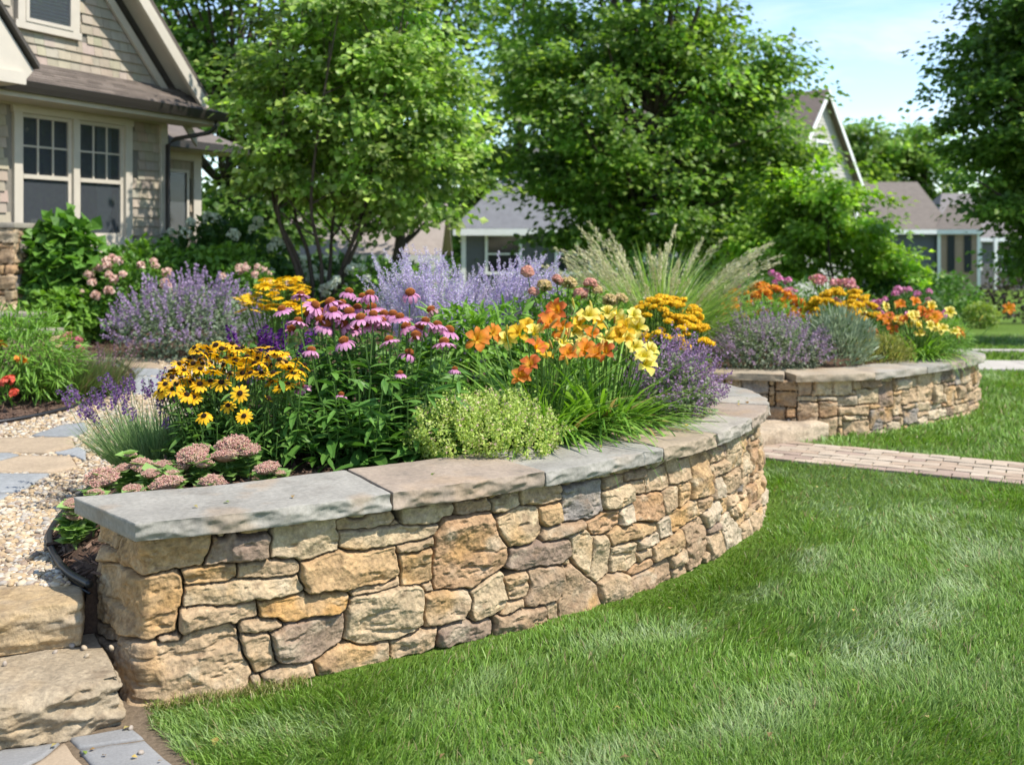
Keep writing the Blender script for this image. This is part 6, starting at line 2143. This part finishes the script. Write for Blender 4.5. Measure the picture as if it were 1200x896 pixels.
daylily('yellow daylily with arching strap leaves, beside the violet catmint', (.45, 5.17, .50),
        [(c5(630, 265, 5.1), 'y'), (c5(695, 245, 5.2), 'y'), (c5(757, 300, 5.0), 'y'), (c5(790, 262, 5.1), 'y'), (c5(822, 405, 4.9), 'y'), (c5(850, 385, 5.0), 'y'), (c5(610, 365, 4.95), 'y'), (c5(740, 332, 5.0), 'y'), (c5(800, 375, 4.95), 'y'), (c5(600, 290, 5.1), 'y'), (c5(770, 345, 5.0), 'y'), (c5(665, 285, 5.15), 'y'), (c5(585, 320, 5.1), 'y'), (c5(700, 345, 5.0), 'y'), (c5(645, 330, 5.05), 'o'), (c5(745, 285, 5.15), 'y'), (c5(800, 300, 5.1), 'y'), (c5(680, 385, 4.95), 'r'), (c5(720, 262, 5.2), 'y'), (c5(835, 430, 4.95), 'y')],
        [c5(690, 300, 5.0), c5(650, 310, 5.0), c5(700, 330, 5.0), c5(680, 370, 4.95), c5(720, 280, 5.1), c5(760, 390, 4.95), c5(830, 330, 5.05), c5(640, 240, 5.2)], 520, 661)

# ------------------------------------------------------------------ fillers and tall plants of the near bed
t, c = shrub('leafy_perennial', 'bright green leafy mound between the coneflowers and the Russian sage', 'plant', (-.22, 5.55, .50), (.46, .35, .36), 1900, .085, BRIGHT, 700, tmpl=(LNC, LNC_F), lobes=1)
t, c = shrub('leafy_perennial', 'darker leafy mound behind the orange daylily', 'plant', (.20, 5.55, .50), (.36, .3, .28), 1300, .075, MID, 702, tmpl=(LNC, LNC_F))
t, c = shrub('stonecrop', 'upright green stonecrop with salmon heads left of the ornamental grass', 'flowers', (.34, 6.2, .50), (.46, .3, .40), 1800, .055, BRIGHT, 704)
sm = [ball_head(.036, 130, col, .013, 706 + k, .7, (OCT, OCT_F)).mesh('flower', M_PETAL) for k, col in enumerate([[(.56, .24, .18), (.62, .33, .24)], [(.60, .45, .18), (.56, .40, .2)]])]
heads_on(t, sm, [ray(x, y, 6.1) for x, y in ((618, 318), (638, 335), (653, 328), (667, 332), (692, 332), (700, 340), (625, 342), (715, 352), (680, 345), (728, 350))], 'flower', (.34, 6.2, .8), 708)
# yellow masses: flat clusters on a green mound
def yellow_clump(name, label, cat, base, r3, n, cols, seed, leafc=MID, hr_=.028, kind='flat', lo=.2, leaf=.05, group=None):
    t, c = shrub(name, label, cat, base, r3, 1300, leaf, leafc, seed, group, tmpl=(NAR, NAR_F))
    if kind == 'flat':
        ms = [ball_head(hr_, 90, cols, hr_ * .38, seed + 1 + k, .38, (OCT, OCT_F)).mesh('flower', M_PETAL) for k in range(2)]
    elif kind == 'daisy':
        ms = [daisy(12, hr_, hr_ * .38, .35, hr_ * .2, cols[0], cols[1], seed + k).mesh('flower', M_PETAL, True) for k in range(2)]
    else:
        ms = [ball_head(hr_, 50, cols, hr_ * .7, seed + 1 + k, .8).mesh('flower', M_PETAL) for k in range(2)]
    heads_on(t, ms, dome_pts(c, r3, n, seed + 7, lo), 'flower', tuple(c - np.array([0, 0, r3[2] * .6])), seed + 9, .75, 1.25, .25, .0025)
    return t
YEL = [(.78, .46, .01), (.80, .53, .02), (.70, .38, .01)]
yellow_clump('yarrow', 'golden yarrow of flat heads behind the violet catmint on the near wall', 'flowers', (.93, 6.22, .52), (.27, .25, .34), 85, YEL, 720)
yellow_clump('rudbeckia', 'golden yellow daisies in the distance right of the big catmint', 'flowers', (-1.72, 7.6, .45), (.33, .28, .42), 70, YEL, 730, MID, .046, 'daisy', lo=.45)
shrub('leafy_perennial', 'low leafy plants behind the black-eyed daisies, under the golden daisies', 'plant', (-1.5, 6.3, .45), (.5, .4, .22), 1100, .06, MID, 735)
shrub('leafy_perennial', 'low leafy plants behind the coneflowers', 'plant', (-.85, 5.75, .48), (.5, .3, .28), 1200, .07, MID, 736, tmpl=(LNC, LNC_F))

# ornamental grass with feathery plumes
gb = (1.25, 8.75, .45)
t = thing('ornamental_grass', 'tall ornamental grass with arching feathery beige plumes', 'grass plant', gb)
r2 = np.random.default_rng(740)
n = 2000
az = r2.uniform(0, 6.28, n)
q = np.sqrt(r2.uniform(0, 1, n))
mb = MB()
B = np.c_[gb[0] + np.cos(az) * q * .17, gb[1] + np.sin(az) * q * .17, np.full(n, gb[2])]
c = np.array([(.24, .37, .07), (.30, .42, .10), (.35, .42, .15), (.18, .31, .05)])[r2.integers(0, 4, n)] * r2.uniform(.8, 1.2, (n, 1))
blades(mb, B, az + r2.normal(0, .4, n), r2.uniform(.6, 1.3, n), .08 + .5 * q, r2.uniform(.4, 1.5, n), .013 * r2.uniform(.6, 1.2, n), 8, c, yaw=r2.normal(0, .6, n))
mb.build('leaf_blades', M_LEAF, t)
for k in range(84):
    a, qq = r2.uniform(0, 6.28), math.sqrt(r2.uniform(0, 1))
    L_ = r2.uniform(1.05, 1.50) * (1 - .12 * qq)
    m = MB()
    base = np.array([[gb[0] + math.cos(a) * qq * .15, gb[1] + math.sin(a) * qq * .15, gb[2]]])
    cc = blades(m, base, np.array([a + r2.normal(0, .3)]), np.array([L_]), np.array([.04 + .46 * qq]), np.array([r2.uniform(.35, 1.05)]), np.array([.004]), 12, np.array([[.30, .34, .12]]), prof=np.ones(13))[0]
    nf = 120
    f = r2.uniform(.66, 1, nf)
    P = np.stack([np.interp(f, np.linspace(0, 1, 13), cc[:, j]) for j in range(3)], -1)
    tg = nrm(cc[-1] - cc[-4])
    w_ = .022 * np.sin(np.pi * np.clip((f - .64) / .4, 0, 1))
    P = P + r2.normal(0, 1, (nf, 3)) * w_[:, None] * .55
    M = frames(tg + r2.normal(0, .28, (nf, 3)), r2.normal(size=(nf, 3))) * np.array([.013, .042, .012])[None, None, :]
    m.inst(LEAF, LEAF_F, M, P, np.array([(.56, .51, .30), (.62, .57, .38), (.46, .45, .23)])[r2.integers(0, 3, nf)] * r2.uniform(.85, 1.15, (nf, 1)))
    m.build('plume', M_PETAL, t)

# ------------------------------------------------------------------ rear bed
def greysant(label, base, r3, cols, seed, n=1700, ln=.07):
    t = thing('silver_herb', label, 'herb', base)
    mb = MB()
    r = np.random.default_rng(seed)
    d = nrm(r.normal(size=(n * 2, 3)))
    d = d[d[:, 2] > -.75][:n]
    n = len(d)
    P = np.asarray(base) + np.array([0, 0, r3[2] * .8]) + d * np.asarray(r3) * (r.uniform(.55, 1, n) * (1 + .2 * fbm(d * 3 + seed, 2, seed)))[:, None]
    M = frames(d * .6 + np.array([0, 0, .7]) + r.normal(0, .25, (n, 3)), r.normal(size=(n, 3))) * (ln * r.uniform(.6, 1.2, n))[:, None, None]
    mb.inst(NAR * np.array([1.6, 1, 1]), NAR_F, M, P, np.array(cols)[r.integers(0, len(cols), n)] * r.uniform(.85, 1.15, (n, 1)))
    mb.build('foliage', M_LEAF, t)
greysant('silvery grey-green herb between the catmint and the golden sedum on the smaller wall', (2.72, 8.56, .43), (.30, .25, .30), [(.21, .27, .16), (.26, .31, .20), (.17, .22, .12)], 760)
greysant('low olive-gold sedum mat on the smaller wall coping', (3.20, 8.80, .43), (.26, .2, .16), [(.27, .27, .06), (.32, .31, .09), (.22, .23, .05)], 761, 1500, .045)
shrub('leafy_perennial', 'bright green leaves below the orange flowers in the smaller bed', 'plant', (2.25, 9.15, .44), (.5, .35, .30), 1500, .09, BRIGHT, 762, tmpl=(NAR, NAR_F))
yellow_clump('helenium', 'orange daisies at the left of the smaller bed behind the bright leaves', 'flowers', (2.35, 9.7, .45), (.42, .28, .34), 60, [(.72, .24, .015), (.74, .32, .03), (.60, .15, .015)], 770, MID, .042, 'ball')
yellow_clump('yarrow', 'golden yarrow of flat heads in the middle of the smaller bed', 'flowers', (2.98, 9.25, .44), (.32, .26, .34), 70, YEL, 780, MID, .036)
yellow_clump('zinnia', 'leafy green clump topped with soft pink flowers at the back of the smaller bed', 'flowers', (3.1, 10.1, .46), (.50, .3, .36), 34, [(.62, .28, .24), (.66, .38, .32), (.6, .24, .3)], 790, BRIGHT, .042, 'ball', leaf=.09)
yellow_clump('phlox', 'magenta pink flowers rising behind the rear bed daylily', 'flowers', (3.85, 9.95, .46), (.36, .28, .32), 18, [(.60, .20, .36), (.66, .30, .44)], 800, MID, .034, 'ball')
yellow_clump('phlox', 'magenta pink flowers behind the orange daisies beside the ornamental grass', 'flowers', (2.55, 10.4, .46), (.32, .25, .40), 12, [(.60, .14, .34), (.62, .3, .4)], 805, MID, .038, 'ball')
dl = np.random.default_rng(810)
daylily('yellow and orange daylily at the right end of the smaller bed', (3.62, 9.15, .44),
        [(np.array([3.58 + dl.normal(0, .23), 9.12 + dl.normal(0, .1), dl.uniform(.70, .98)]), 'yoyyyor'[k % 7]) for k in range(44)], [np.array([3.62 + dl.normal(0, .2), 9.1, dl.uniform(.8, 1.0)]) for _ in range(6)], 320, 811, .50, .18)
shrub('leafy_perennial', 'fine bright green mound at the right tip of the smaller bed', 'plant', (3.92, 9.32, .44), (.26, .22, .20), 1500, .06, BRIGHT, 812, tmpl=(NAR, NAR_F))

# ------------------------------------------------------------------ left bed
shrub('leafy_perennial', 'bushy green plant with orange and red flowers in the left bed', 'plant', (-3.45, 7.1, .38), (.46, .36, .35), 3400, .09, BRIGHT, 820, tmpl=(NAR, NAR_F))
t = [o for o in COL.objects if o.get('label', '').startswith('bushy green plant with orange')][0]
om = [ball_head(.036, 40, [(.72, .25, .04), (.75, .34, .08)], .03, 822, .7).mesh('flower', M_PETAL)]
dm = [ball_head(.034, 40, [(.66, .09, .05), (.70, .16, .10)], .028, 823, .7).mesh('flower', M_PETAL)]
heads_on(t, om, [ray(2, 405, 7.0), ray(26, 422, 6.85), ray(-8, 412, 7.0)], 'flower', (-3.5, 7.0, .5), 824)
heads_on(t, dm, [ray(12, 444, 6.75), ray(16, 460, 6.7), ray(-6, 450, 6.75), ray(8, 447, 6.73)], 'flower', (-3.5, 6.95, .45), 825)
t = thing('heather', 'grassy green and reddish heather mound at the gravel edge of the left bed', 'plant', (-3.18, 7.35, .40))
mb = MB()
needle_tuft(mb, (-3.22, 7.35, .38), (.20, .18), 1500, .40, [(.12, .20, .05), (.15, .23, .06), (.17, .15, .07), (.10, .17, .04)], 830, .006, .7, .25)
needle_tuft(mb, (-3.02, 7.55, .38), (.14, .14), 700, .34, [(.14, .19, .06), (.20, .13, .09), (.12, .18, .05)], 831, .006, .6, .2)
mb.build('foliage', M_LEAF, t)
hs = [spike_mesh(.40, 0, .014, [(.28, .15, .20), (.33, .2, .24)], 832 + k, .014, .007, .3).mesh('flower_spike', M_PETAL) for k in range(2)]
fan(t, hs, (-3.02, 7.5, .38), (.12, .12), 12, 835, tilt=.5)

# a little litter: fallen leaves and petals on the paving, coping, gravel and lawn
r3 = np.random.default_rng(900)
sp = []
for _ in range(26):
    sp.append((r3.uniform(-1.9, -.85), r3.uniform(2.75, 3.15), .024))
for _ in range(16):
    sp.append((r3.uniform(-2.3, -1.6), r3.uniform(3.7, 5.6), None))
for f in r3.uniform(.02, .75, 22):
    i = int(f * (len(front_c) - 1))
    q = front_c[i] - normals(front_c)[i] * r3.uniform(.05, .36)
    sp.append((q[0], q[1], .611))
for _ in range(34):
    y = r3.uniform(2.9, 6.5)
    sp.append((r3.uniform(-.1, .45) * y, y, .035))
P = np.array([(x, y, terr(y) + .02 if z is None else z) for x, y, z in sp])
keep = np.array([z != .035 or on_lawn(np.array([[x, y]]))[0] for x, y, z in sp])
P = P[keep]
N = len(P)
mb = MB()
M = frames(np.c_[r3.normal(size=(N, 2)), r3.normal(0, .12, N)], np.c_[r3.normal(0, .22, (N, 2)), np.ones(N)]) * r3.uniform(.012, .032, N)[:, None, None]
mb.inst(LEAF * np.array([1.3, 1, 1.8]), LEAF_F, M, P, mixcol([(.33, .22, .09), (.26, .16, .06), (.40, .33, .12), (.18, .24, .05), (.5, .36, .10)], N, .2))
tag(mb.build('fallen_leaves', M_LEAF), kind='stuff')
